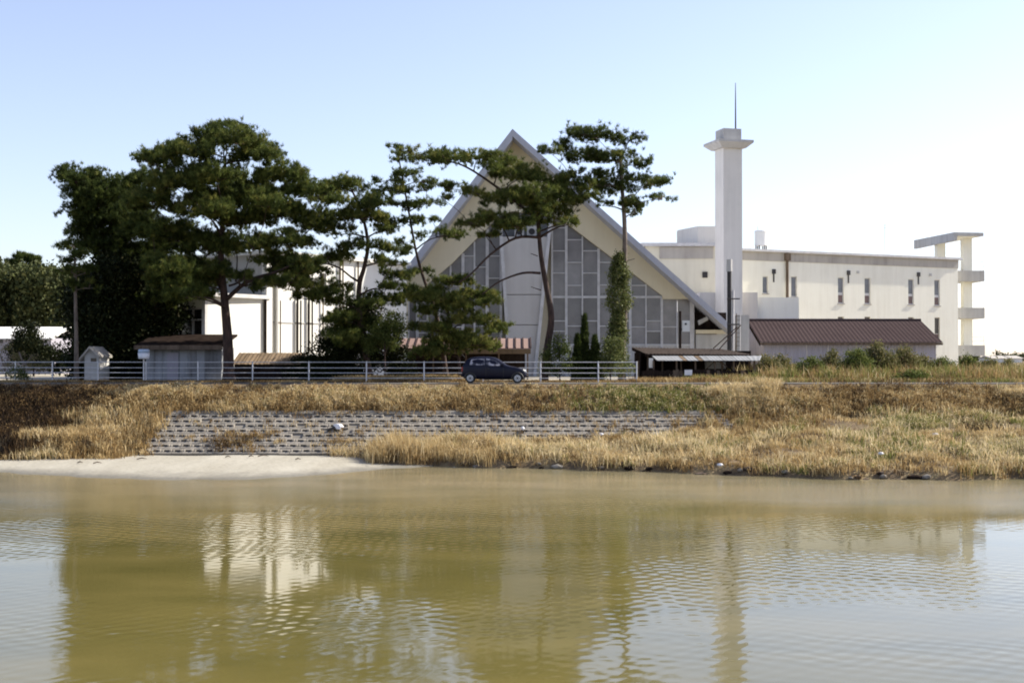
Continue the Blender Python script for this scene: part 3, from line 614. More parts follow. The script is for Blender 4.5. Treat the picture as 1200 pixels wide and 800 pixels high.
# ------------------------------------------------------------------ white factory hall on the left
def white_hall():
    H0, H1 = Vector((-15.9, 83.0, 0)), Vector((-7.7, 93.4, 0)); F = Face(H0, H1); n = -F.n; zt = CAMZ + 6.79
    root = thing('white_hall', 'sunlit white two storey factory hall behind the pines with dark downpipes', 'building', (H0.x, H0.y, GB))
    Dp = 13
    mb = MB(); F.wall(mb, 0, F.w, GB, zt, [], .2)
    mb.add([F.pt(F.w, GB), F.pt(F.w, zt), F.pt(F.w, zt, -Dp), F.pt(F.w, GB, -Dp)], [(0, 1, 2, 3)]); mb.add([F.pt(0, GB, -Dp), F.pt(0, zt, -Dp), F.pt(F.w, zt, -Dp), F.pt(F.w, GB, -Dp)], [(0, 1, 2, 3)])
    mb.add([F.pt(0, zt), F.pt(F.w, zt), F.pt(F.w, zt, -Dp), F.pt(0, zt, -Dp)], [(0, 1, 2, 3)]); mb.build('wall', 'white', root)
    mb = MB(); mb.hexa([F.pt(0, GB), F.pt(0, GB, -Dp), F.pt(.2, GB, -Dp), F.pt(.2, GB, 0), F.pt(0, zt), F.pt(0, zt, -Dp), F.pt(.2, zt, -Dp), F.pt(.2, zt, 0)]); 
    mb = MB(); F.box(mb, -.02, .0, GB, zt, -Dp, -.35); mb.build('shaded_end_wall', 'concrete', root)  # grey puts the shade of this side into the white hall's wall
    mb = MB(); F.box(mb, -.35, F.w + .2, zt, zt + .22, -Dp - .2, .3); mb.build('roof_edge', 'white', root)
    mb = MB(); F.box(mb, -.12, .35, GB, zt - .002, -.35, .12); mb.build('corner_pilaster', 'white', root)
    def pipe(px, y0, y1, r=.06, m='dark'):
        u, z0 = F.hit(px, y1); _, z1 = F.hit(px, y0); mb = MB(); mb.tube([F.pt(u, z0, .13), F.pt(u, z1, .13)], r, 6); mb.build('downpipe', m, root)
    for px, y0, y1, r, m in [(322.5, 300, 414, .13, 'concrete'), (327, 352, 414, .05, 'timber'), (347, 350, 414, .075, 'dark'), (350.8, 352, 414, .06, 'dark'), (360.3, 340, 414, .075, 'dark'), (364.3, 352, 414, .06, 'dark'),
                             (397, 303, 362, .06, 'timber'), (400.3, 303, 362, .06, 'timber'), (377, 320, 414, .05, 'timber'), (418, 304, 414, .06, 'timber')]: pipe(px, y0, y1, r, m)
    u0, z = F.hit(318, 377.3); u1, _ = F.hit(470, 378); mb = MB(); F.box(mb, u0, u1, z - .03, z + .03, .003, .05); mb.build('joint_strip', 'concrete', root)
    u, z = F.hit(378.5, 328); mb = MB(); F.box(mb, u - .25, u + .25, z - .45, z + .45, .003, .06); mb.build('vent', 'black', root)
    u0, z = F.hit(424, 353.5); u1, _ = F.hit(443, 355); mb = MB(); F.box(mb, u0, u1, z - .2, z + .25, .003, .9); mb.build('canopy', 'white', root)
    # lower annexe running forward from the corner, its window side turned away from the sun
    C = Vector((-18.86, 79.3, 0)); za = CAMZ + 3.84
    E = Face(C, H0); mb = MB(); E.wall(mb, 0, E.w - .15, GB, za, [], .2)
    e0 = C + n * 8.5; G = Face(e0, C); W = G.w
    holes = []
    u1, zb = G.hit(241.5, 396); u0, _ = G.hit(205, 396); _, z1 = G.hit(222, 361)
    holes.append((u0, u1, zb, z1)); G.wall(mb, 0, W, GB, za, holes, .35)
    back = e0 + F.u * 4.9; mb.add([(e0.x, e0.y, GB), (e0.x, e0.y, za), (back.x, back.y, za), (back.x, back.y, GB)], [(0, 1, 2, 3)])
    an = mb.build('annexe', 'white', root)
    mb = MB(); mb.prism([(C.x + .25, C.y - .3, za), (H0.x + .25, H0.y, za), (back.x, back.y, za), (e0.x - .3, e0.y - .3, za)], (0, 0, .25)); mb.build('annexe_roof', 'trim', an)
    mb = MB(); t = .09
    for f in (0, .5, 1): G.box(mb, u0 + (u1 - u0 - t) * f, u0 + (u1 - u0 - t) * f + t, zb, z1, -.28, -.16)
    for f in (0, .62, 1): G.box(mb, u0, u1, zb + (z1 - zb - t) * f, zb + (z1 - zb - t) * f + t, -.282, -.162)
    mb.build('window', 'trim', an); mb = MB(); G.box(mb, u0, u1, zb, z1, -.3, -.285); mb.build('window_pane', 'glass_dark', an)
    for px in (199.5, 241.8):
        u, _ = G.hit(px); mb = MB(); G.box(mb, u - .2, u + .12, GB, za - .01, .003, .2); mb.build('pilaster', 'trim', an)
    p = E.pt(E.w - .2, GB, .1); mb = MB(); mb.tube([p, (p.x, p.y, za)], .09, 6); mb.build('downpipe', 'dark', an)
    return root
white_hall()

# ------------------------------------------------------------------ sheds
def corrugated(poly, nrm, pitch, amp, name, m, root, th=.03):
    """a corrugated sheet: poly = near-left, near-right, far-right, far-left"""
    a, b, c, dd = [Vector(p) for p in poly]; n = max(4, int((b - a).length / pitch * 4)); nrm = Vector(nrm).normalized(); V = []; F = []
    for i in range(n + 1):
        t = i / n; o = nrm * amp * math.sin(i * math.pi / 2)
        V += [a.lerp(b, t) + o, dd.lerp(c, t) + o, a.lerp(b, t) + o - nrm * th, dd.lerp(c, t) + o - nrm * th]
    for i in range(n):
        k = i * 4; F += [(k, k + 4, k + 5, k + 1), (k + 2, k + 3, k + 7, k + 6), (k, k + 2, k + 6, k + 4), (k + 1, k + 5, k + 7, k + 3)]
    F += [(0, 1, 3, 2), (n * 4, n * 4 + 2, n * 4 + 3, n * 4 + 1)]
    return MB().add(V, F).build(name, m, root)
def long_shed():
    x0, x1, y0, y1 = X(895, 98), X(1097, 98), 98.0, 107.6; ze, zr, ym = Z(398.5, 98), Z(375.5, 102.8), 102.8
    root = thing('long_shed', 'long low grey metal shed with a reddish brown corrugated roof', 'shed', (x0, y0, GB))
    # sheet metal walls, panel by panel
    n = 8
    for i in range(n):
        a, b = x0 + (x1 - x0) * i / n, x0 + (x1 - x0) * (i + 1) / n; corrugated([(a + .01, y0, GB), (a + .01, y0, ze), (b - .01, y0, ze), (b - .01, y0, GB)][0:1] + [(b - .01, y0, GB), (b - .01, y0, ze), (a + .01, y0, ze)], (0, -1, 0), .3, .022, 'wall_panel', 'shedmetal', root)
    MB().prism([(x0, y0 + .08, GB), (x0, y1, GB), (x0, y1, ze), (x0, ym, zr - .15), (x0, y0 + .08, ze)], (.12, 0, 0)).build('gable_wall', 'shedmetal', root)
    MB().prism([(x1 - .12, y0 + .08, GB), (x1 - .12, y1, GB), (x1 - .12, y1, ze), (x1 - .12, ym, zr - .15), (x1 - .12, y0 + .08, ze)], (.12, 0, 0)).build('gable_wall', 'shedmetal', root)
    for k in range(14): 
        yy = y0 + .5 + k * .68; zz = ze + (zr - ze) * (1 - abs(yy - ym) / (ym - y0)) - .25; MB().box(x0 - .03, x0 - .002, yy, yy + .05, GB, zz).build('cover_strip', 'shedmetal', root)
    dz = (zr - ze) / (ym - y0); o = .45
    N = (0, -(zr - ze), ym - y0); ov = .35
    corrugated([(x0 - ov, y0 - o, ze - dz * o), (x1 + ov, y0 - o, ze - dz * o), (x1 + ov, ym, zr), (x0 - ov, ym, zr)], N, .32, .016, 'roof_slope', 'brownroof', root)
    corrugated([(x1 + ov, y1 + o, ze - dz * o), (x0 - ov, y1 + o, ze - dz * o), (x0 - ov, ym, zr), (x1 + ov, ym, zr)], (0, zr - ze, ym - y0), .32, .016, 'roof_slope', 'brownroof', root)
    MB().tube([(x0 - ov - .02, ym, zr + .03), (x1 + ov + .02, ym, zr + .03)], .12, 8).build('ridge_cap', 'brownroof', root)
    MB().box(x0 - ov, x1 + ov, y0 - o - .08, y0 - o + .02, ze - dz * o - .22, ze - dz * o - .05).build('gutter', 'timber', root)
    MB().prism([(x0 - ov - .05, y0 - o, ze - dz * o - .28), (x0 - ov - .05, y0 - o, ze - dz * o - .04), (x0 - ov - .05, ym, zr - .04), (x0 - ov - .05, ym, zr - .28)], (.05, 0, 0)).build('barge_board', 'dark', root)
long_shed()

def lean_to():
    d = 77.0; root = thing('lean_to_shed', 'dark timber lean-to shed with brown roof and pale corrugated awning', 'shed', (X(757, d), d, GB))
    N = (0, -.25, 1)
    a, b, c, e = P(757, 414.3, 76.6), P(880, 415.3, 76.6), P(845, 409, 81.5), P(741, 406.8, 81.5)
    corrugated([a, b, c, e], N, .22, .025, 'roof', 'timber', root)
    MB().prism([a - Vector((0, .03, .16)), b - Vector((0, .03, .16)), b - Vector((0, .03, .03)), a - Vector((0, .03, .03))], (0, .06, 0)).build('fascia_board', 'dark', root)
    MB().prism([e - Vector((.03, 0, .2)), a - Vector((.03, 0, .2)), a - Vector((.03, 0, .03)), e - Vector((.03, 0, .03))], (.05, 0, 0)).build('barge_board', 'dark', root)
    # awning sheets, a few of them gone brown
    edges = [764, 795, 800, 813, 819, 826, 842, 858, 874, 893]
    for i in range(len(edges) - 1):
        x0, x1 = edges[i], edges[i + 1]; br = i in (1, 3, 5) and i != 5 or i == 1
        q = [P(x0 + 6, 422.2, 75.4), P(x1 + 6 - .5 if i < 8 else x1 - 3, 422.2, 75.4), P(x1 - .5, 416.8, 76.5), P(x0, 416.8, 76.5)]
        corrugated(q, N, .2, .009, 'awning_sheet', 'rustroof' if br else 'greysheet', root)
    zt = Z(416, d)
    for px in (748, 766, 793, 815, 838, 860, 884): 
        x = X(px, 75.7); MB().box(x - .05, x + .05, 75.7, 75.8, GB, Z(422.5, 75.7)).build('post', 'timber', root)
    for px in (759, 776, 798, 846, 878): 
        x = X(px, 76.9); MB().box(x - .05, x + .05, 76.8, 76.9, GB, Z(415.5, 76.8)).build('post', 'timber', root)
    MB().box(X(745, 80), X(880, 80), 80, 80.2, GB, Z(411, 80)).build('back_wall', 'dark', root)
    x0 = X(749, 77); MB().box(x0, x0 + .1, 76.9, 80, GB, Z(413, 78)).build('side_wall', 'dark', root)
    # board fence along the front, board by board
    px = 752.0
    while px < 884:
        w_ = random.uniform(3.4, 4.8); h = random.uniform(432.5, 435); p = P(px, h, 75.55); q = P(px + w_ - .35, h, 75.55)
        MB().box(p.x, q.x, 75.5, 75.54 + random.uniform(0, .02), GB, p.z).build('board', random.choice(('dark', 'dark', 'timber')), root); px += w_
    a = P(761, 431, 75.6); b = P(766, 419.5, 75.6); mb = MB().box(a.x, b.x, 75.82, 75.9, a.z, b.z); mb.build('door_panel', 'white', root)
    a = P(826, 432, 79.8); b = P(850, 423.5, 79.8); MB().box(a.x, b.x, 79.7, 79.9, a.z, b.z).build('inner_panel', 'greysheet', root)
    for p, q in (((828, 432), (840, 421)), ((842, 421), (849, 432)), ((852, 430), (842, 421))): MB().bar(P(*p, 76), P(*q, 76), .06).build('brace', 'timber', root)
    for p, q in (((836, 408), (864, 383)), ((842, 410), (868, 381))): MB().bar(P(*p, 80.5), P(*q, 84), .07).build('stay', 'dark', root)
    return root
lean_to()
def notice_board():
    d = 75.2; a, b = P(802.3, 439.6, d), P(811.2, 433.2, d); root = thing('notice_board', 'small white notice board on the dark fence under the awning', 'sign', ((a.x + b.x) / 2, d, GB))
    MB().box(a.x, b.x, d, d + .03, a.z, b.z).build('board', 'plastic', root)
    MB().box(a.x + .03, a.x + .09, d + .035, d + .1, GB, b.z - .03).build('post', 'timber', root); MB().box(b.x - .09, b.x - .03, d + .035, d + .1, GB, b.z - .03).build('post', 'timber', root)
notice_board()
def board_on_post():
    d = 84.5; root = thing('board_on_post', 'white square board beside a dark wooden post before the glass front', 'sign', (X(797, d), d, GB))
    MB().tube([(X(797, d), d, GB), P(797, 364.5, d)], [.1, .08], 8).build('post', 'dark', root); MB().tube([(X(793.3, d), d + .1, GB), P(793.3, 353, d)], [.05, .04], 6).build('pole', 'trim', root)
    a, b = P(799.5, 388.5, d), P(808.2, 375.5, d); MB().box(a.x, b.x, d - .05, d, a.z, b.z).build('board', 'white', root)
    c = P(803.5, 379.5, d); MB().tube([(c.x, d - .09, c.z), (c.x, d - .052, c.z)], .07, 10).build('knob', 'black', root)
    MB().box(X(797, d), b.x, d + .003, d + .06, a.z + .1, a.z + .2).build('bracket', 'dark', root)
board_on_post()
def stack():
    d = 90.0; root = thing('stove_stack', 'black metal smokestack with grey cap beside the cream wing', 'chimney', (X(854.7, d), d, GB))
    MB().tube([(X(854.7, d), d, GB), P(854.7, 318, d)], .155, 14).build('pipe', 'black', root)
    MB().tube([P(854.7, 318.2, d), P(854.7, 304, d)], .20, 14).build('cap', 'concrete', root)
    MB().tube([(X(859.2, d), d, GB), P(859.2, 340, d)], .075, 8).build('support_pole', 'trim', root)
    for y in (350, 380): MB().bar(P(852, y, d - .25), P(867, y, d - .25), .09).build('bracket', 'black', root)
    for px in (863, 867.5): MB().bar((X(px, d), d + .2, GB), P(px, 367, d + .2), .06).build('ladder_rail', 'trim' if px > 865 else 'timber', root)
    for y in range(370, 408, 5): MB().bar(P(863, y, d + .2), P(867.5, y, d + .2), .035).build('rung', 'timber', root)
    a, b = P(864, 379, d + 1.2), P(878, 369, d + 1.2); MB().box(a.x, b.x, d + 1.2, d + 2.2, GB, b.z).build('flue_box', 'concrete', root)
stack()

def red_hut():
    d = 80.0; root = thing('red_roof_hut', 'low hut with a faded red ribbed roof behind the parked car', 'hut', (X(475, d), d, GB)) 
    zt, ze = Z(396.3, d + 2.2), Z(407.8, d); x0, x1 = X(468, d), X(622, d)
    n = 17; pw = (x1 - x0) / n
    for i in range(n):
        a = x0 + i * pw; MB().hexa([(a + .01, d, ze - .05), (a + pw - .01, d, ze - .05), (a + pw - .01, d + 2.3, zt - .05), (a + .01, d + 2.3, zt - .05), (a + .01, d, ze), (a + pw - .01, d, ze), (a + pw - .01, d + 2.3, zt), (a + .01, d + 2.3, zt)]).build('roof_sheet', 'redroof', root)
    for i in range(n + 1):
        a = x0 + i * pw; MB().hexa([(a - .045, d - .02, ze - .02), (a + .045, d - .02, ze - .02), (a + .045, d + 2.3, zt - .02), (a - .045, d + 2.3, zt - .02), (a - .045, d - .02, ze + .07), (a + .045, d - .02, ze + .07), (a + .045, d + 2.3, zt + .07), (a - .045, d + 2.3, zt + .07)]).build('roof_rib', 'brownroof', root)
    MB().box(x0, x1, d + .02, d + .1, ze - .36, ze - .055).build('fascia_board', 'rustroof', root)
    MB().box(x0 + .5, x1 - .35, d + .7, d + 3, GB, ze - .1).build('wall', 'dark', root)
    for f in (.02, .25, .5, .75, .97): x = x0 + (x1 - x0) * f; MB().box(x, x + .1, d + .2, d + .3, GB, ze - .3).build('post', 'timber', root)
red_hut()
def low_store():
    d = 76.5; x0, x1 = X(271, d), X(352, d); root = thing('low_store', 'long low store with tan rusted roof sheets beside the big pine trunk', 'shed', (x0, d, GB)); zt, ze = Z(413.3, d + 2.2), Z(426.5, d)
    n = 6; pw = (x1 - x0) / n
    for i in range(n): corrugated([(x0 + i * pw + .01, d, ze), (x0 + (i + 1) * pw - .01, d, ze), (x0 + (i + 1) * pw - .01, d + 2.2, zt), (x0 + i * pw + .01, d + 2.2, zt)], (0, -.3, 1), .26, .014, 'roof_sheet', 'rustroof', root)
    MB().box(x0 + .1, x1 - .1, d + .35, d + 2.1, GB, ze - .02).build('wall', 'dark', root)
low_store()

def garage():
    d = 75.4; x0, x1 = X(171, d), X(259.5, d); root = thing('white_garage', 'dirty white boarded shed with dark flat roof under the big pine', 'shed', (x0, d, GB)); zt = Z(406.5, d)
    n = 9; pw = (x1 - x0) / n
    for i in range(n): MB().box(x0 + i * pw + .008, x0 + (i + 1) * pw - .008, d + random.uniform(0, .02), d + .1, GB, zt).build('wall_board', 'shaded_dirty_white', root)
    MB().box(x0, x1, d + .11, d + 3.4, GB, zt - .02).build('wall', 'shaded_dirty_white', root)
    a = P(196, 446, d); b = P(209, 413, d); MB().box(a.x, b.x, d - .03, d - .005, GB, b.z).build('door', 'shedmetal', root)
    r0, r1 = X(163, d) - .1, X(261, d) + .1; zr = Z(391.5, d + 3)
    MB().hexa([(r0, d - .6, zt - .05), (r1, d - .6, zt - .05), (r1, d + 3.6, zr - .12), (r0, d + 3.6, zr - .12), (r0, d - .6, zt + .1), (r1, d - .6, zt + .1), (r1, d + 3.6, zr), (r0, d + 3.6, zr)]).build('roof', 'dark', root)
    MB().box(r0 - .02, r1 + .02, d - .66, d - .605, zt - .16, zt + .1).build('fascia_board', 'timber', root)
garage()
def hut():
    d = 74.5; x0, x1 = X(99, d), X(115.5, d); xm = X(106, d); ze, za = Z(417, d), Z(408.5, d); root = thing('small_hut', 'tiny pale grey hut with pitched roof behind the left fence', 'hut', (x0, d, GB))
    MB().prism([(x0, d, GB), (x1, d, GB), (x1, d, ze), (xm, d, za), (x0, d, ze)], (0, 2, 0)).build('wall', 'concrete', root)
    for xe, ye in ((X(91.5, d), Z(425.5, d)), (X(117.5, d), Z(419, d))):
        MB().prism([(xm, d - .25, za), (xe, d - .25, ye), (xe, d - .25, ye + .13), (xm, d - .25, za + .14)], (0, 2.5, 0)).build('roof_slope', 'fascia', root)
    a, b = P(106.5, 424.5, d), P(113, 419.5, d); MB().box(a.x, b.x, d - .02, d + .001, a.z, b.z).build('window', 'glass_dark', root)
hut()
def low_house():
    d = 108.0; x0, x1 = X(-60, d), X(64, d); ze, zr = Z(396, d), Z(383, d + 4); root = thing('low_house', 'low grey house with bright white metal roof at the far left', 'house', (x0, d, GB))
    MB().box(x0, x1 - .3, d, d + 8, GB, ze).build('wall', 'shedmetal', root)
    for i in range(10):
        a, b = x0 + (x1 - x0) * i / 10, x0 + (x1 - x0) * (i + 1) / 10; MB().hexa([(a, d - .4, ze - .1), (b - .02, d - .4, ze - .1), (b - .02, d + 4, zr - .1), (a, d + 4, zr - .1), (a, d - .4, ze), (b - .02, d - .4, ze), (b - .02, d + 4, zr), (a, d + 4, zr)]).build('roof_sheet', 'white', root)
    MB().hexa([(x0, d + 8.4, ze - .1), (x1, d + 8.4, ze - .1), (x1, d + 4.01, zr - .1), (x0, d + 4.01, zr - .1), (x0, d + 8.4, ze), (x1, d + 8.4, ze), (x1, d + 4.01, zr), (x0, d + 4.01, zr)]).build('roof_slope', 'white', root)
    for px in (1.5, -20, 48): a, b = P(px - 2, 402, d), P(px + 2, 396.8, d); MB().box(a.x, b.x, d - .06, d - .002, a.z, b.z).build('window', 'glass_dark', root)
low_house()

# ------------------------------------------------------------------ roadside fence
def fence():
    px = [-38, 18, 61.5, 115, 171, 232, 296, 362, 429.5, 497, 566, 633.5, 701, 746]; d = lambda p: lerp(p, [-40, 171, 430, 746], [74.5, 73.0, 71.6, 71.0])
    root = thing('pipe_fence', 'white pipe railing with four rails along the road edge', 'fence', (X(300, 72), 72, GZ))
    pts = [Vector((X(p, d(p)), d(p), GZ)) for p in px]
    for p in pts: MB().tube([p - Vector((0, 0, .1)), p + Vector((0, 0, 1.16))], .042, 8).build('post', 'rail', root)
    for a, b in zip(pts, pts[1:]):
        u = (b - a).normalized() * .047
        for h in (1.11, .79, .51, .22): MB().tube([a + u + Vector((0, 0, h)), b - u + Vector((0, 0, h))], .021, 6).build('rail', 'rail', root)
fence()
def tub():
    d = 72.7; c = P(168.5, 420.5, d); root = thing('plastic_tub', 'white plastic tub hung upside down over a fence post by the garage', 'tub', (c.x, d, c.z))
    z1 = P(168, 409, d).z; h = z1 - c.z
    MB().tube([(c.x, d, c.z), (c.x, d, c.z + .05), (c.x, d, c.z + h * .6)], [.27, .31, .33], 16).build('body', 'plastic', root, True)
    MB().tube([(c.x, d, c.z + h * .6), (c.x, d, c.z + h * .93), (c.x, d, z1)], [.325, .31, .22], 16).build('base', 'bluecap', root, True)
    MB().tube([(c.x, d, GZ), (c.x, d, c.z)], .04, 8).build('stake', 'rail', root)
tub()

# ------------------------------------------------------------------ parked car
def car():
    d = 68.1; x0, x1 = X(540.5, d), X(617.5, d); L = x1 - x0; g = GZ + .004; yc = d + .72
    root = thing('parked_car', 'small dark navy hatchback parked on the road facing right', 'car', ((x0 + x1) / 2, yc, g))
    # side outline as stations along the length: (t, underside, belt, roof, half width at belt, half width at roof)
    st = [(0, .36, .80, .82, .58, .54), (.025, .27, .90, .98, .66, .56), (.07, .24, .93, 1.24, .70, .55), (.13, .22, .93, 1.36, .72, .55), (.25, .20, .92, 1.415, .735, .57), (.42, .20, .91, 1.42, .74, .57), (.52, .20, .90, 1.375, .74, .56),
          (.60, .20, .89, 1.21, .74, .57), (.68, .20, .885, 1.00, .73, .60), (.725, .20, .88, .905, .72, .64), (.80, .21, .855, .872, .71, .62), (.90, .22, .79, .80, .68, .58), (.965, .24, .68, .69, .62, .52), (1.0, .34, .56, .57, .50, .42)]
    V = []; F = []
    for t, zb, zl, zr, hw, rw in st:
        x = x0 + t * L; ring = []
        for sgn in (-1, 1):
            pts = [(hw * .80 * sgn, zb), (hw * .97 * sgn, zb + .09), (hw * 1.02 * sgn, (zb + zl) / 2), (hw * sgn, zl), ((hw * .35 + rw * .65) * sgn, zl + (zr - zl) * .62), (rw * .93 * sgn, zr - .012), (rw * .5 * sgn, zr + .01)]
            ring += pts if sgn < 0 else pts[::-1]
        V += [(x, yc + a, g + z) for a, z in ring]
    n = 14
    for i in range(len(st) - 1):
        for j in range(n): F.append((i * n + j, i * n + (j + 1) % n, (i + 1) * n + (j + 1) % n, (i + 1) * n + j))
    F += [tuple(range(n))[::-1], tuple((len(st) - 1) * n + j for j in range(n))]
    body = MB().add(V, F).build('body', 'carpaint', root, True)
    sv = body.modifiers.new('smooth', 'SUBSURF'); sv.levels = sv.render_levels = 1
    def side(t, f):       # a point on the left side skin: f 0 at the belt, 1 at the roof
        k = [np.interp(t, [s[0] for s in st], [s[q] for s in st]) for q in range(1, 6)]; zb, zl, zr, hw, rw = k
        y = hw + (rw * .93 - hw) * f * 1.0; return x0 + t * L, y + .012, g + zl + (zr - zl) * f
    def pane(pts, name, m):
        for s in (-1, 1):
            q = []
            for t, f in pts: x, y, z = side(t, f); q.append((x, yc + s * y, z))
            MB().prism(q, (0, -s * .02, 0)).build(name, m, root)
    pane([(.125, .10), (.365, .06), (.355, .80), (.15, .76)], 'rear_side_window', 'seatglass')
    pane([(.385, .06), (.60, .09), (.585, .42), (.50, .80), (.377, .80)], 'front_side_window', 'seatglass')
    for t, zz, nm in ((.135, .25, 'wheel'), (.855, .25, 'wheel')):
        for s in (-1, 1):
            x = x0 + t * L; y = yc + s * .655
            wv = MB().tube([(x, y - .085, g + zz + .015), (x, y - .075, g + zz + .015), (x, y + .075, g + zz + .015), (x, y + .085, g + zz + .015)], [.235, .265, .265, .235], 24).build('wheel', 'tyre', root)
            MB().tube([(x, y + s * .075, g + zz + .015), (x, y + s * .108, g + zz + .015)], [.185, .16], 20).build('rim', 'wheel', wv)
            MB().tube([(x, y + s * .105, g + zz + .015), (x, y + s * .122, g + zz + .015)], [.055, .045], 12).build('hub', 'black', wv)
            rim = MB()
            for k in range(6):
                a = k * math.pi / 3; rim.tube([(x + .10 * math.cos(a), y + s * .112, g + zz + .015 + .10 * math.sin(a)), (x + .10 * math.cos(a), y + s * .118, g + zz + .015 + .10 * math.sin(a))], .026, 8)
            rim.build('rim_hole', 'black', wv)
            arch = [(x + .31 * math.cos(a), yc + s * .70, g + zz + .31 * math.sin(a)) for a in np.linspace(.0, math.pi, 14)]
            MB().tube(arch, .035, 6).build('wheel_arch', 'black', root, True)
    for s in (-1, 1):
        MB().add([(x1 - .045 - .16, yc + s * .60, g + .60), (x1 - .03, yc + s * .47, g + .585), (x1 - .05, yc + s * .46, g + .72), (x1 - .20, yc + s * .625, g + .745), (x1 - .19, yc + s * .5, g + .6), (x1 - .15, yc + s * .4, g + .58), (x1 - .15, yc + s * .4, g + .71), (x1 - .22, yc + s * .5, g + .73)], [(0, 1, 2, 3), (4, 5, 6, 7), (0, 1, 5, 4), (1, 2, 6, 5), (2, 3, 7, 6), (3, 0, 4, 7)]).build('headlight', 'lamp', root)
        MB().box(x0 + .005, x0 + .10, yc + s * .55 - .08, yc + s * .55 + .08, g + .62, g + .86).build('tail_light', 'redlamp', root)
        x, y, z = side(.625, .12); MB().box(x - .06, x + .07, yc + s * (y + .02) - .06, yc + s * (y + .02) + .06, z, z + .12).build('wing_mirror', 'carpaint', root)
        for t in (.40,): x, y, z = side(t, 0); MB().box(x - .02, x + .10, yc + s * (y + .01) - .012, yc + s * (y + .01) + .012, z - .14, z - .105).build('door_handle', 'black', root)
        for t in (.375, .64):
            x, y, z = side(t, 0); MB().box(x - .008, x + .008, yc + s * (y + .006) - .008, yc + s * (y + .006) + .008, g + .30, z - .02).build('door_seam', 'black', root)
    MB().box(x1 - .10, x1 + .01, yc - .48, yc + .48, g + .30, g + .42).build('front_bumper', 'carpaint', root); MB().box(x0 - .015, x0 + .10, yc - .56, yc + .56, g + .34, g + .50).build('rear_bumper', 'carpaint', root)
    MB().box(x1 - .005, x1 + .02, yc - .16, yc + .16, g + .345, g + .43).build('number_plate', 'plastic', root)
    MB().tube([(x0 + .17, yc - .3, g + 1.38), (x0 + .02, yc - .3, g + 1.55)], .008, 5).build('aerial', 'black', root)
m, n_, l_, b_ = new_mat('car_side_glass'); b_.inputs['Base Color'].default_value = (.20, .20, .23, 1); b_.inputs['Roughness'].default_value = .06
tc_ = n_.new('ShaderNodeTexCoord'); t_ = n_.new('ShaderNodeTexNoise'); t_.inputs['Scale'].default_value = 4.0; l_.new(tc_.outputs['Object'], t_.inputs[0]); r_ = ramp(n_, [(.42, (.04, .04, .05)), (.6, (.34, .33, .36))]); l_.new(t_.outputs[0], r_.inputs[0]); l_.new(r_.outputs[0], b_.inputs['Base Color'])
M['seatglass'] = m
car()

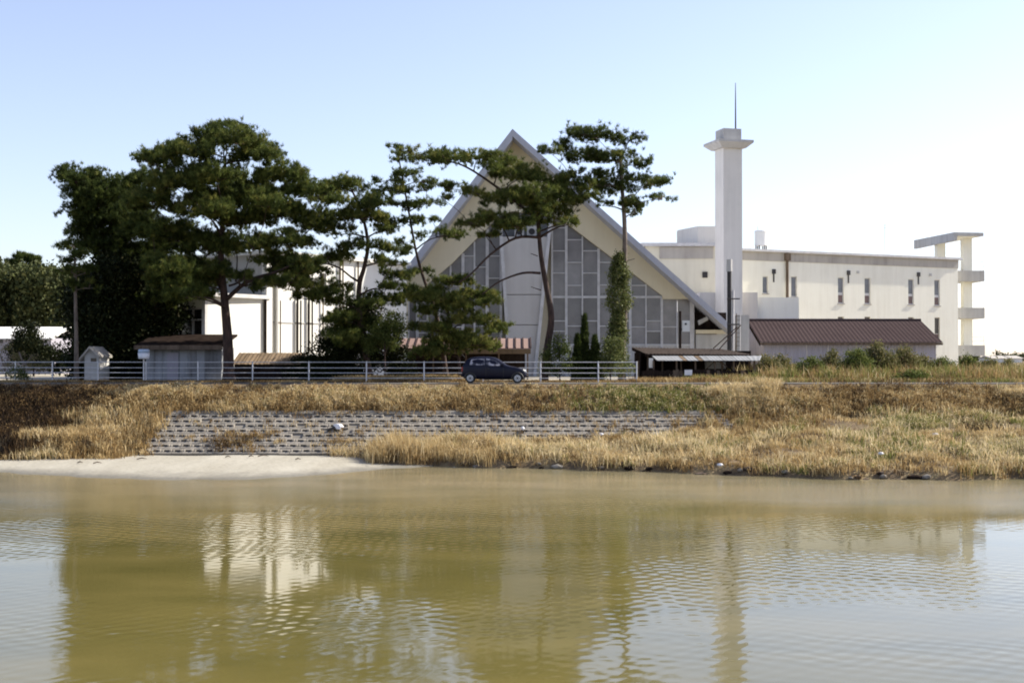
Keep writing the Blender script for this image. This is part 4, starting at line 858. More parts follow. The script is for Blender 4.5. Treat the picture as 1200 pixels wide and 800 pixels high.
# ------------------------------------------------------------------ revetment of hollow concrete blocks on the bank
M['pocket'] = mat('pocket_shade', (.055, .045, .032), (.03, .024, .018), 6, .95, .01, 20, spec=0)  # dark lining that paints shade into the block pockets
def revetment():
    root = thing('block_revetment', 'sloping grey bank wall of staggered hollow concrete blocks above the sand', 'revetment', (-17.6, 61, .3))
    pitch, rows, sl = .512, 8, 3.56; s = Vector((0, .8717, .490)); nrm = Vector((0, -.490, .8717)); rh = sl / rows
    w, h, t = pitch - .012, rh - .012, .10
    # block: a shallow tray with a raised nose at one end and a planting pocket beside it
    mb = MB(); px0, px1, py0, py1 = .12, .375, .14, .30
    def q(x, y, z): p = s * y + nrm * z; return (x, p.y, p.z)
    us, vs = [0, px0, px1, w], [0, py0, py1, h]
    for i in range(3):
        for j in range(3):
            if i == 1 and j == 1: continue
            mb.add([q(us[i], vs[j], t), q(us[i + 1], vs[j], t), q(us[i + 1], vs[j + 1], t), q(us[i], vs[j + 1], t)], [(0, 1, 2, 3)])
    a = [(px0, py0), (px1, py0), (px1, py1), (px0, py1)]
    for k in range(4):
        (xa, ya), (xb, yb) = a[k], a[(k + 1) % 4]; mb.add([q(xa, ya, t), q(xb, yb, t), q(xb, yb, t - .30), q(xa, ya, t - .30)], [(0, 1, 2, 3)])
    mb.add([q(x, y, t - .30) for x, y in a], [(0, 1, 2, 3)])
    o = [(0, 0), (w, 0), (w, h), (0, h)]
    for k in range(4):
        (xa, ya), (xb, yb) = o[k], o[(k + 1) % 4]; mb.add([q(xa, ya, t), q(xb, yb, t), q(xb, yb, -.02), q(xa, ya, -.02)], [(0, 1, 2, 3)])
    for x0, x1, y0, y1, z in ((px1 + .012, w - .015, .15, .30, .07), (.015, px0 - .02, .17, .29, .03)):
        mb.add([q(x0, y0, t + .001), q(x1, y0, t + .001), q(x1, y1, t + .001), q(x0, y1, t + .001), q(x0 + .015, y0 + .02, t + z), q(x1 - .01, y0 + .02, t + z), q(x1 - .01, y1, t + z), q(x0 + .015, y1, t + z)], [(4, 5, 6, 7), (0, 1, 5, 4), (1, 2, 6, 5), (2, 3, 7, 6), (3, 0, 4, 7)])
    first = mb.build('block', 'block', None); me = first.data; me.materials.append(M['pocket'])
    for p_ in me.polygons:      # pocket faces get the dark lining, to deepen their shade
        c_ = p_.center; v_ = c_.y * s.y + c_.z * s.z; h_ = c_.dot(nrm)
        if h_ < .02 and .05 < c_.x < w - .05 and .10 < v_ < rh - .09: p_.material_index = 1
    bpy.data.objects.remove(first)
    spots = []
    for r in range(rows):
        c = Vector((0, 61.0, .305)) + s * (r * rh); x = -17.75 + r * .05 + (pitch / 2 if r % 2 else 0)
        while x < 11:
            gz = ground_z(x + .25, c.y + .2); buried = gz > c.z + .25
            edge = max(.025, lerp(x, [4, 7, 11], [.03, .15, .65]))
            if not buried and random.random() > edge: spots.append((x, c.y, c.z))
            x += pitch
    spots.sort(key=lambda p: p[0]); mast = MB()
    for k, (x, y, z) in enumerate(spots):
        dz = random.uniform(-.016, .010)
        if k < 300:
            ob = bpy.data.objects.new('block', me); COL.objects.link(ob); ob.parent = root; ob.location = Vector((x, y, z)) + nrm * dz - ORG[root.name]; ob.rotation_euler = (0, random.uniform(-.012, .012), 0)
        else: mast.add([Vector(v.co) + Vector((x, y, z)) + nrm * dz for v in me.vertices], [tuple(p.vertices) for p in me.polygons])
    if mast.v: mast.build('block_rows', 'block', root, kind='stuff')
    # mortar bed, seen in the joints, and the coping along the top
    a, b = Vector((-17.85, 61, .305)), Vector((10.8, 61, .305))
    MB().prism([a - nrm * .1, b - nrm * .1, b - nrm * .1 + s * 3.6, a - nrm * .1 + s * 3.6], nrm * .13).build('mortar_bed', 'block', root)
    x = -17.8
    while x < 9:
        c = Vector((x, 61, .305)) + s * (sl + .01); e = Vector((1.98, 0, 0)); mb = MB(); mb.hexa([c - nrm * .05, c + e - nrm * .05, c + e + s * .28 - nrm * .05, c + s * .28 - nrm * .05, c + nrm * .12, c + e + nrm * .12, c + e + s * .28 + nrm * .12, c + s * .28 + nrm * .12]); mb.build('coping', 'block', root); x += 2.0
revetment()

# ------------------------------------------------------------------ trees
BIGP = [(265, 163, 40, 16), (225, 174, 32, 14), (190, 187, 28, 13), (300, 183, 32, 15), (330, 204, 30, 14), (356, 222, 27, 13), (382, 234, 22, 12), (205, 212, 36, 16), (252, 205, 36, 16), (296, 224, 33, 15), (178, 238, 30, 15), (235, 246, 38, 17), (286, 258, 36, 16),
        (330, 250, 30, 15), (366, 262, 28, 13), (210, 278, 36, 16), (252, 290, 36, 17), (200, 312, 36, 17), (240, 318, 32, 15), (345, 284, 28, 13), (322, 306, 24, 11), (356, 314, 26, 11), (172, 268, 28, 15), (340, 318, 24, 11), (312, 332, 20, 9), (360, 332, 22, 9), (205, 335, 30, 15), (232, 330, 26, 13), (376, 345, 20, 8), (345, 332, 22, 10), (225, 345, 30, 14), (300, 286, 26, 12), (278, 325, 14, 8), (262, 232, 40, 18), (310, 240, 30, 14)]
pine('largest spreading pine with thick bare trunk beside the white garage', 74.6, [(268, 446), (267, 400), (263, 350), (259, 300), (262, 240), (264, 185)], .36, .08, BIGP, 'roadside pines',
     extra=[([(264, 352), (290, 330, -.5), (325, 318, -1), (350, 306, -1.2)], .15, .05), ([(262, 345), (245, 312, .8), (228, 300, 1)], .12, .05), ([(268, 335), (281, 330, .2), (289, 320, .2)], .07, .04), ([(276, 330), (278, 305, .5), (276, 288, .5)], .05, .03)], dens=68, deep=2.4, tint=(.25, .8), twin=1)
MIDP = [(402, 217, 34, 13), (436, 238, 28, 12), (415, 252, 38, 14), (455, 268, 20, 10), (394, 272, 28, 12), (430, 290, 34, 13), (464, 292, 18, 8), (384, 300, 26, 9), (452, 306, 20, 8), (372, 318, 18, 7), (470, 325, 22, 9), (392, 335, 20, 8), (396, 352, 26, 10), (412, 374, 30, 11), (446, 352, 26, 10), (470, 350, 18, 9), (398, 392, 30, 11), (440, 384, 28, 11), (360, 345, 20, 7), (425, 404, 34, 12), (456, 335, 20, 8)]
pine('medium pine with forked trunk in front of the white hall', 76.2, [(434, 446), (428, 410), (421, 370), (421, 335), (427, 312), (431, 285), (424, 250), (412, 222)], .24, .06, MIDP, 'roadside pines', rzk=.9, dens=46, twin=.6,
     extra=[([(421, 330), (412, 325, -.3), (396, 313, -.6), (376, 308, -.8)], .085, .03), ([(422, 345), (440, 338), (452, 345)], .06, .03)], tint=(.3, .8))
SLIMP = [(463, 173, 9, 7), (468, 186, 12, 7), (474, 204, 24, 7), (452, 211, 20, 6), (493, 212, 18, 6), (465, 224, 30, 7), (500, 222, 14, 6), (450, 236, 20, 6), (472, 241, 20, 7), (500, 238, 22, 6), (480, 259, 22, 7), (505, 256, 15, 5), (462, 258, 16, 5), (515, 275, 30, 7), (474, 284, 14, 5), (497, 316, 15, 7), (540, 276, 14, 5)]
pine('slender leaning pine with sparse layered branches left of the pointed roof', 77.4, [(524, 446), (516, 390), (506, 352), (496, 325), (487, 292), (479, 248), (470, 200), (465, 172)], .16, .03, SLIMP, 'roadside pines', rzk=.8, extra=[([(488, 292), (505, 280, -.3), (530, 276, -.4)], .05, .02), ([(500, 335), (510, 350, -.8), (520, 363, -.9)], .05, .03)], dens=44, twin=.2)
LOWP = [(500, 343, 24, 11), (530, 330, 24, 9), (556, 345, 28, 10), (520, 364, 32, 13), (550, 376, 32, 13), (576, 388, 20, 9), (500, 386, 24, 13), (535, 398, 36, 15), (515, 350, 28, 11), (560, 406, 26, 12), (575, 352, 16, 6), (588, 380, 12, 5), (510, 410, 30, 13), (545, 358, 26, 10)]
pine('low bushy bright green pine behind the parked car', 74.8, [(540, 446), (536, 410), (526, 370), (520, 340)], .11, .04, LOWP, 'roadside pines', rzk=.72, tint=(.48, .9), dens=56, deep=.7)
CENP = [(474, 181, 14, 9), (500, 187, 24, 11), (530, 185, 28, 12), (560, 184, 28, 14), (585, 192, 26, 14), (610, 206, 32, 16), (640, 210, 30, 15), (664, 222, 28, 14), (600, 236, 40, 15), (645, 238, 38, 15), (680, 234, 25, 12), (560, 226, 22, 10), (528, 220, 16, 8), (518, 232, 12, 6), (580, 256, 28, 10), (612, 262, 35, 11), (552, 262, 18, 8), (662, 260, 16, 8), (568, 274, 16, 6), (630, 226, 34, 14), (694, 216, 16, 9), (640, 250, 30, 10)]
pine('flat topped pine with bare crooked trunk before the pale concrete pylon', 74.3, [(637, 446), (641, 410), (646, 372), (640, 335), (634, 300), (631, 265), (629, 235)], .26, .09, CENP, 'roadside pines', rzk=.85, dens=44, twin=.6,
     extra=[([(630, 278), (604, 279, -.5), (575, 298, -.8), (553, 320, -1), (538, 331, -1)], .09, .04), ([(633, 320), (612, 320, -.5), (585, 330, -.7), (565, 345, -.8)], .08, .035), ([(630, 258), (590, 225, .2), (545, 195, .3), (515, 188, .3)], .1, .03), ([(630, 300), (622, 297, -.3)], .03, .02), ([(634, 340), (622, 336, -.3)], .03, .02)], tint=(.4, .85), deep=1.2)
IVYP = [(672, 156, 26, 10), (650, 172, 20, 9), (700, 160, 30, 13), (735, 166, 22, 12), (690, 184, 32, 12), (720, 186, 30, 12), (745, 192, 20, 9), (685, 205, 22, 10), (705, 216, 28, 12), (672, 215, 12, 7), (760, 212, 26, 8), (776, 233, 16, 6), (745, 238, 22, 8), (744, 249, 10, 6), (722, 205, 24, 11), (706, 240, 12, 6), (728, 224, 20, 9)]
ivyt = pine('tall pine with ivy covered trunk right of the glass front', 75.6, [(729, 446), (729, 410), (732, 360), (732, 310), (732, 265), (729, 220), (727, 185)], .24, .09, IVYP, 'roadside pines', rzk=.85, dens=44, twin=.45, extra=[([(733, 306), (741, 304, -.2), (744, 303, -.2)], .03, .015), ([(731, 232), (742, 228), (745, 234)], .05, .03)], bark='bark_grey', deep=1.1)
def ivy_on(root, d):
    n = 2100; t = rng.uniform(0, 1, n) ** .9; py = 438 - t * 140; px = 727 + 5 * np.minimum(1, t * 1.5); w = np.interp(t, [0, .25, .6, .85, 1], [1.0, .62, .70, .5, .22]) * (1 + .22 * np.sin(t * 23) + .25 * np.sin(t * 9.1 + 1) + .15 * np.sin(t * 47)) * .9
    a = rng.uniform(0, 2 * np.pi, n); r = np.sqrt(rng.uniform(.15, 1, n)) * w
    C = np.stack([(px - 602) / FPX * d - .1 + r * np.cos(a) - .12, d + r * np.sin(a) * .8, CAMZ + (420 - py) / FPX * d], 1); C[:, 2] = np.maximum(C[:, 2], GZ)
    np_obj('ivy', *join([leaves(C, .13, k=6, spread=.11)]), 'ivy', root)
ivy_on(ivyt, 75.4)
FARL = [(85, 207, 22, 12), (102, 225, 28, 14), (92, 250, 22, 12), (104, 276, 24, 13), (110, 240, 26, 14), (118, 212, 24, 13), (132, 228, 30, 16), (140, 255, 34, 18), (126, 288, 34, 17), (150, 225, 26, 14), (150, 300, 38, 18), (75, 200, 12, 8), (160, 270, 30, 16), (120, 258, 34, 18), (140, 325, 34, 16), (155, 248, 30, 16), (180, 325, 30, 16), (208, 345, 28, 15), (180, 360, 26, 16), (120, 350, 30, 18), (215, 318, 26, 14), (165, 212, 20, 10), (172, 300, 26, 14), (195, 290, 22, 12)]
pine('dense dark pine leaning left at the left end of the grove', 80.5, [(150, 446), (148, 390), (142, 330), (132, 270), (118, 225)], .28, .08, FARL, 'roadside pines', tint=(.12, .5), dens=66, deep=1.6)
THINP = [(74, 290, 11, 6), (94, 300, 17, 8), (82, 318, 15, 8), (100, 318, 14, 8), (74, 306, 9, 5), (104, 336, 10, 7), (90, 334, 13, 7), (84, 288, 9, 6)]
pine('thin straight pine with pale trunk behind the tiny hut', 74.0, [(89.5, 446), (89.5, 400), (88.5, 350), (88, 310), (86, 288)], .15, .05, THINP, 'roadside pines', bark='bark_grey', twin=.3)
def broad(label, name, d, blobs, m, trunk=None, size=.16, k=5, dens=1.0, tint=(.15, .7), cat='tree', r0=.2, group=None, base=None):
    """broad leaved tree or bush from uneven lumps of leaves; blobs in pixels: (px, py, rx, ry)"""
    s = d / FPX; xs = np.mean([b[0] for b in blobs]); foot = Vector((X(xs if not trunk else trunk[0][0], d), d, (base if base is not None else GZ) - .1)); root = thing(name, label, cat, foot, group)
    tr = [foot] + ([P(x, y, d) for x, y in trunk[1:]] if trunk else [P(xs, min(b[1] for b in blobs) + 4, d)]); path = smooth_path(tr, 4)
    MB().tube(path, [r0 * (1 - .7 * i / (len(path) - 1)) for i in range(len(path))], 7).build('trunk', 'bark', root, True)
    C = []; br = MB()
    for px, py, rx, ry in blobs:
        c = P(px, py, d); c.y += random.uniform(-.25, .25) * rx * s; rr = (rx * s, max(.35, rx * s * .85), ry * s); n = int(max(60, dens * 520 * (rr[0] * rr[1] * rr[2]) ** .72)); C.append(blob_points(c, rr, n))
        if c.z - foot.z > .6:
            a = path[min(len(path) - 1, max(0, int(len(path) * .7 * (c.z - foot.z) / max(.1, path[-1].z - foot.z))))]; br.tube(smooth_path([a, a.lerp(c, .5) + Vector((0, 0, .1)), c], 3), [r0 * .4, r0 * .35, r0 * .3, r0 * .25, r0 * .2, r0 * .18, r0 * .15], 5, False) if a != c else None
    if br.v: br.build('limbs', 'bark', root, kind='stuff')
    C = np.concatenate(C); C = C[C[:, 2] > GZ - .1] if base is None else C
    np_obj('crown' if cat == 'tree' else 'foliage', *leaves(C, size, rng.uniform(*tint, len(C)), k, size * 1.1), m, root); return root
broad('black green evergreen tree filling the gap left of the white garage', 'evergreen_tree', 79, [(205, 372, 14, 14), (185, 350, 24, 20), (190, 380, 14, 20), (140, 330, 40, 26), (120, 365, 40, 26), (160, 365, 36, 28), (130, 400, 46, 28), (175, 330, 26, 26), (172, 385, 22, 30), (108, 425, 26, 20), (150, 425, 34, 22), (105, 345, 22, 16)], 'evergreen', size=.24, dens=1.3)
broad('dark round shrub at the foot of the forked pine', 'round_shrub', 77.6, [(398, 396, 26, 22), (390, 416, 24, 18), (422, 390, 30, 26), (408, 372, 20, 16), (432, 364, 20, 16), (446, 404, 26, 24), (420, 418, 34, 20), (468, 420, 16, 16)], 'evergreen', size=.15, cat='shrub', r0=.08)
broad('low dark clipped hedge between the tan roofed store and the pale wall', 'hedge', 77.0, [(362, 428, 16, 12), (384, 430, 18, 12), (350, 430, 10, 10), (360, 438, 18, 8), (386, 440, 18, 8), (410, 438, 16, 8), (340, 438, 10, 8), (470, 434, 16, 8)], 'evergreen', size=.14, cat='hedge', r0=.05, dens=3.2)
broad('rounded bright green shrub right of the forked pine', 'round_shrub', 75.4, [(458, 378, 17, 15), (446, 392, 16, 14), (464, 392, 13, 16), (436, 402, 14, 12)], 'green', size=.12, cat='shrub', r0=.06, tint=(.25, .8))
broad('leafy green shrub between the bare pine trunk and the pointed conifer', 'round_shrub', 73.4, [(654, 404, 13, 11), (664, 418, 14, 14), (648, 424, 12, 16), (658, 434, 16, 10)], 'green', size=.12, cat='shrub', r0=.05)
broad('ivy shrub spreading at the base of the ivy covered pine', 'round_shrub', 73.6, [(712, 416, 15, 15), (724, 428, 14, 12), (705, 430, 13, 14), (720, 404, 12, 10)], 'ivy', size=.12, cat='shrub', r0=.05)
def cone_conifer(label, d, px, top, w, hgt=None):
    foot = Vector((X(px, d), d, GZ - .1)); root = thing('conifer', label, 'tree', foot); zt = Z(top, d); H = zt - foot.z
    MB().tube([foot, (foot.x, d, foot.z + H * .9)], [.09, .02], 6).build('trunk', 'bark', root)
    n = 620; t = rng.uniform(0, 1, n) ** 1.2; a = rng.uniform(0, 6.283, n); r = w * d / FPX * (1 - t) ** .75 * np.sqrt(rng.uniform(.35, 1, n)) * (1 + .25 * np.sin(a * 3 + t * 20)) + .03
    C = np.stack([foot.x + r * np.cos(a), d + r * np.sin(a), foot.z + .1 + t * (H - .2)], 1); np_obj('crown', *tufts(C, 10, .2, .05, 1.2, rng.uniform(.05, .45, n)), 'pine', root)
cone_conifer('dark narrow pointed conifer in front of the glass front', 74.0, 685, 367, 8)
cone_conifer('short dark conifer just left of the pointed one', 73.6, 677, 391, 7)
cone_conifer('squat dark conifer between the pointed one and the ivy', 73.8, 697, 392, 9)
# bushes along the right side of the road, olive to brown
SH = [(898, 77, 16, 13, 'shrub', 'olive bush at the right corner of the pale awning'), (921, 78, 15, 13, 'shrub', 'low olive bush before the left end of the long grey shed'), (946, 76, 18, 11, 'green', 'yellow green low bush in front of the grey shed wall'),
      (975, 78, 17, 14, 'shrub', 'brownish bush before the middle of the grey shed'), (1002, 77, 20, 16, 'green', 'dense dark green bush right of the shed middle'), (1030, 78, 20, 19, 'shrub', 'tallest olive bush in front of the long shed'), (1057, 79, 20, 17, 'shrub', 'broad brown green bush under the right shed eave'),
      (1083, 80, 16, 13, 'shrub', 'olive bush at the right corner of the grey shed'), (1108, 80, 14, 11, 'green', 'dark bush before the bare corner of the cream building'), (1136, 81, 15, 12, 'green', 'pointed green bush under the balcony post'), (1160, 80, 13, 11, 'shrub', 'pale bush right of the balcony post'), (1188, 82, 14, 10, 'shrub', 'brown bush at the far right edge'), (1068, 72, 17, 6, 'green', 'low spreading green bush on the verge of the path')]
for px, d, rx, hh, m, lab in SH:
    b = 446.5 if d > 74 else 447.5; hh *= 1.18 if d > 74 else 1
    broad(lab, 'verge_bush', d, [(px, b - hh * .95, rx * .85, hh * .9), (px - rx * .6, b - hh * .6, rx * .6, hh * .65), (px + rx * .6, b - hh * .65, rx * .6, hh * .7), (px + random.uniform(-6, 6), b - hh * 1.45, rx * .5, hh * .6)], m, size=.12, cat='bush', r0=.04, dens=1.8, tint=(.2, .9), group='bushes on the road verge')
broad('leafless brown scrub bush behind the fence at the far left', 'scrub_bush', 77, [(10, 420, 14, 14), (25, 428, 14, 14), (50, 422, 16, 10)], 'shrub', size=.10, cat='bush', r0=.04, dens=.6, tint=(.5, 1))
broad('small green weed bush at the far left fence post', 'scrub_bush', 73.8, [(20, 436, 10, 9), (28, 440, 8, 6)], 'green', size=.10, cat='bush', r0=.03)
broad('dark shrub screening the far left white roof', 'round_shrub', 96, [(32, 396, 14, 16), (40, 410, 18, 14), (62, 420, 22, 14), (24, 412, 14, 12)], 'evergreen', size=.2, cat='shrub', r0=.08)
for sgn, lab, pth in ((0, 'bare pale forked branch leaning at the far left fence', [(8, 445), (4, 428), (0, 415)]), (1, 'bare crooked dead sapling between the far left fence posts', [(32, 445), (28, 428), (22, 412)])):
    root = thing('dead_sapling', lab, 'sapling', P(*pth[0], 75.5)); MB().tube(smooth_path([P(*q, 75.5) for q in pth], 3), .05, 5).build('stem', 'bark_grey', root); MB().tube([P(*pth[1], 75.5), P(pth[1][0] + 10, pth[1][1] - 12, 75.3)], [.04, .015], 5).build('branch', 'bark_grey', root)

# wooded rise far left, and the far line of trees on the right
def far_wood():
    C = []
    for i in range(54):
        px = random.uniform(-140, 100); d = random.uniform(145, 175); top = lerp(px, [-140, 0, 40, 80, 100], [310, 316, 318, 322, 350]) + random.uniform(0, 14); rx = random.uniform(10, 18)
        for py in np.arange(top, 412, 13): c = P(px + random.uniform(-6, 6), py, d); s = d / FPX; C.append(blob_points(c, (rx * s, rx * s, 9 * s), 60, .3))
    C = np.concatenate(C); o = np_obj('far_wood', *leaves(C, .55, rng.uniform(.1, .8, len(C)), 5, .5), 'wood', None, 'stuff'); tag(o, 'dark wooded rise beyond the low house at far left', 'wood')
far_wood()
pine('lone flat crowned pine rising above the far left wood', 178, [(27, 410), (28, 350), (27, 325), (26, 310)], .28, .1, [(25, 302, 11, 4), (34, 306, 14, 4), (15, 308, 8, 3.5), (44, 304, 8, 3.5), (27, 314, 14, 4)], L=.45, twin=0, dens=50, w=.09)
pine('small pine leaning right above the far left wood', 180, [(50, 410), (54, 350), (56, 328), (58, 318)], .24, .1, [(58, 317, 8, 4), (50, 322, 9, 4), (68, 324, 12, 5), (80, 322, 12, 5)], L=.45, twin=0, dens=50, w=.09)
def far_line():
    C = []
    for i in range(260):
        X_ = random.uniform(120, 900); y = random.uniform(620, 700); h = random.uniform(3.0, 5.5); C.append(blob_points((X_, y, GZ + h * .45), (random.uniform(3, 7), 3, h * .5), 40, .3))
    C = np.concatenate(C); o = np_obj('distant_tree_line', *leaves(C, 1.3, rng.uniform(.1, .8, len(C)), 3, .8), 'wood', None, 'stuff'); tag(o, 'thin line of distant trees along the right horizon', 'trees')
far_line()
for px, w_, lab in ((1172, 9, 'long low pale roofed building on the right horizon'), (1192, 6, 'small distant white building at the right picture edge')):
    d = 420; root = thing('distant_building', lab, 'building', (X(px, d), d, GZ - .1)); a, b = X(px - w_, d), X(px + w_, d); MB().box(a, b, d, d + 12, GZ - .1, GZ + 1.4).build('wall', 'white', root); MB().prism([(a - .4, d - .4, GZ + 1.4), (a - .4, d + 12.4, GZ + 1.4), (a - .4, d + 6, GZ + 2.3)], (b - a + .8, 0, 0)).build('roof', 'fascia', root)

# ------------------------------------------------------------------ grasses
def blades(Pt, n, L, w, lean=.5, spread=.22, tint=None, tj=.05):
    """clumps of bent grass blades: Pt (m,3) clump feet"""
    m = len(Pt); L = np.broadcast_to(np.asarray(L, float), (m,))[:, None]; b = Pt[:, None, :] + np.concatenate([rng.normal(size=(m, n, 2)) * spread, np.zeros((m, n, 1))], 2)
    az = rng.uniform(0, 2 * np.pi, (m, n)); le = np.abs(rng.normal(size=(m, n))) * lean; h = L * rng.uniform(.45, 1.15, (m, n))
    dx = np.stack([np.cos(az), np.sin(az), np.zeros_like(az)], 2); sd_ = np.stack([-np.sin(az), np.cos(az), np.zeros_like(az)], 2) * w * .5; sw = rng.uniform(0, 1, (m, n, 1)) < .5; sd_ = np.where(sw, sd_, dx * w * .5)
    up = np.zeros((m, n, 3)); up[..., 2] = 1; hl = h[..., None]; lel = le[..., None]
    p1 = b + up * hl * .55 + dx * hl * lel * .35; p2 = b + up * hl * np.clip(1 - lel * .35, .45, 1) + dx * hl * lel
    b = b - up * .08
    V = np.stack([b - sd_, b + sd_, p1 - sd_ * .8, p1 + sd_ * .8, p2], 2).reshape(-1, 3); k = np.arange(m * n)[:, None] * 5
    T = np.concatenate([k + [0, 1, 3], k + [0, 3, 2], k + [2, 3, 4]]); t = (np.broadcast_to(np.asarray(tint, float), (m,)))[:, None] + rng.normal(size=(m, n)) * tj
    return V, T, np.repeat(t.reshape(-1), 5)
def scatter(n, x0, x1, y0, y1, keep=None):
    x = rng.uniform(x0, x1, n); y = rng.uniform(y0, y1, n); z = np.array([ground_z(a, b) for a, b in zip(x, y)]); p = np.stack([x, y, z], 1)
    return p[keep(p)] if keep else p
def patch(p, f, ph):      # smooth random drifts, about -1 to 1
    g = np.random.default_rng(int(ph * 97) + 3).uniform(-1, 1, (64, 64)); out = 0
    for o, a in ((1, .75), (2.3, .45), (5.1, .3)):
        u, v = p[:, 0] * f * .45 * o + 1000 + ph, p[:, 1] * f * .8 * o + 1000; i, j = np.floor(u).astype(int), np.floor(v).astype(int); a_, b_ = u - i, v - j; a_, b_ = a_ * a_ * (3 - 2 * a_), b_ * b_ * (3 - 2 * b_); G = lambda x, y: g[x % 64, y % 64]
        out = out + a * ((G(i, j) * (1 - a_) + G(i + 1, j) * a_) * (1 - b_) + (G(i, j + 1) * (1 - a_) + G(i + 1, j + 1) * a_) * b_)
    return np.clip(out * 1.25, -1, 1)
def px_of(p): return 600 + p[:, 0] / p[:, 1] * FPX
def grass():
    G = []
    # crest of the bank: bushy dead weeds, golden and brown in drifts, greener between 680 and 830
    p = scatter(5200, -34, 34, 64.25, 66.75); q = px_of(p); pn = patch(p, 1.3, .4); gap = (pn < -.55) & (rng.random(len(p)) < .5)
    p, q, pn = p[~gap], q[~gap], pn[~gap]; gr = np.exp(-((q - 760) / 85) ** 2)
    t = np.clip(.40 + .26 * pn + .12 * np.exp(-((q - 470) / 240) ** 2) - .5 * (q < 125 + 25 * np.sin(p[:, 1] * 5)) + rng.normal(size=len(p)) * .13, .03, .74); t = np.where(rng.random(len(p)) < gr * .9, rng.uniform(.84, 1, len(p)), t)  # tint lowered at far left: shade painted into the weeds
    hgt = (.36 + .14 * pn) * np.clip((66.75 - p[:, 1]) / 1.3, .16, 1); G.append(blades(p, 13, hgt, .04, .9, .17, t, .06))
    sel = rng.random(len(p)) < .62; pc, tc = p[sel], t[sel]; m_ = len(pc); k_ = 9; rad = rng.uniform(.12, .34, (m_, 1, 1)); lim = np.clip((66.8 - pc[:, 1]) / 1.5, .15, 1)[:, None, None]
    C = (pc[:, None, :] + unit(np.abs(rng.normal(size=(m_, k_, 3))) * np.where(rng.random((m_, k_, 3)) < .5, -1, 1) * [1, 1, 0] + np.abs(rng.normal(size=(m_, k_, 3))) * [0, 0, 1.3]) * rad * lim * [1, 1, 1.5]).reshape(-1, 3)
    G.append(leaves(C, .075, np.repeat(tc + rng.normal(size=m_) * .05, k_) + rng.normal(size=m_ * k_) * .04, 5, .06, .5))
    # left slope: long dry grass over the earth, with low mounds
    p = scatter(3000, -42, -17.3, 59.0, 64.6); pn = patch(p, .9, 2.0); t = np.clip(.52 + .2 * pn + rng.normal(size=len(p)) * .1, .05, .8); t = np.where(px_of(p) < 95 + 70 * (64.6 - p[:, 1]) / -5 + 20 * np.sin(p[:, 1] * 4), np.clip(t - .5, 0, .14), t); G.append(blades(p, 20, .42 + .15 * pn, .038, .85, .2, t))  # far-left grass tinted dark to stand for a shadow on the slope
    # tufts that grow over the block wall
    p = scatter(1500, -18.5, 15, 61.2, 64.4); q = px_of(p); pz = p[:, 2]; band = np.exp(-((q - 290) / 26) ** 2) * (p[:, 1] < 62.6) + .7 * (q > 380) * np.exp(-((p[:, 1] - 61.4) / .5) ** 2) + .10 + .22 * (q > 680) * (p[:, 1] < 63.6) + .35 * (q > 780) + .5 * (q > 830)
    p = p[rng.random(len(p)) < band]; G.append(blades(p, 20, .38, .03, .7, .14, np.clip(.42 + rng.normal(size=len(p)) * .12, .1, .75)))
    # foot of the bank and the low shelf: tall straw in the middle, lower mixed grass to the right
    def shelf(p): return (p[:, 1] > np.array([shore(x) for x in p[:, 0]]) + .12) & (p[:, 2] > .1) & ~((p[:, 0] < 9.5) & (p[:, 2] < .305 + .562 * (p[:, 1] - 61) + .02) & (p[:, 1] > 61))
    p = scatter(9000, -8.6, 32, 51.8, 64.6, shelf); q = px_of(p); pn = patch(p, .8, 1.1); p2 = patch(p, 2.1, 3.0); ed = p[:, 1] - np.array([shore(x) for x in p[:, 0]])
    keep = rng.random(len(p)) < np.clip(.75 + .5 * pn + .3 * p2, .12, 1) * np.where((q > 900) & (np.abs(p[:, 1] - 60.8 + .2 * np.sin(p[:, 0])) < .5), .15, 1); p, q, pn, p2, ed = p[keep], q[keep], pn[keep], p2[keep], ed[keep]
    t = np.clip(.65 + .20 * pn + .16 * p2 - .3 * np.exp(-ed / .5) + rng.normal(size=len(p)) * .09, .05, .8); g_ = rng.random(len(p)) < .30 * (q > 820) * (pn > -.1) + .55 * np.exp(-((q - 1090) / 45) ** 2 - ((p[:, 1] - 62.3) / .8) ** 2) + .3 * np.exp(-((q - 940) / 30) ** 2 - ((p[:, 1] - 62.4) / .7) ** 2); t = np.where(g_, rng.uniform(.82, 1, len(p)), t)
    h = (1 + .9 * (rng.random(len(p)) < .07)) * np.where(q < 620, .55, np.where(q < 850, .40, .32)) * (1 + .55 * p2 + .25 * pn); G.append(blades(p, 19, np.clip(h, .14, .95), .038, .95, .2, t))
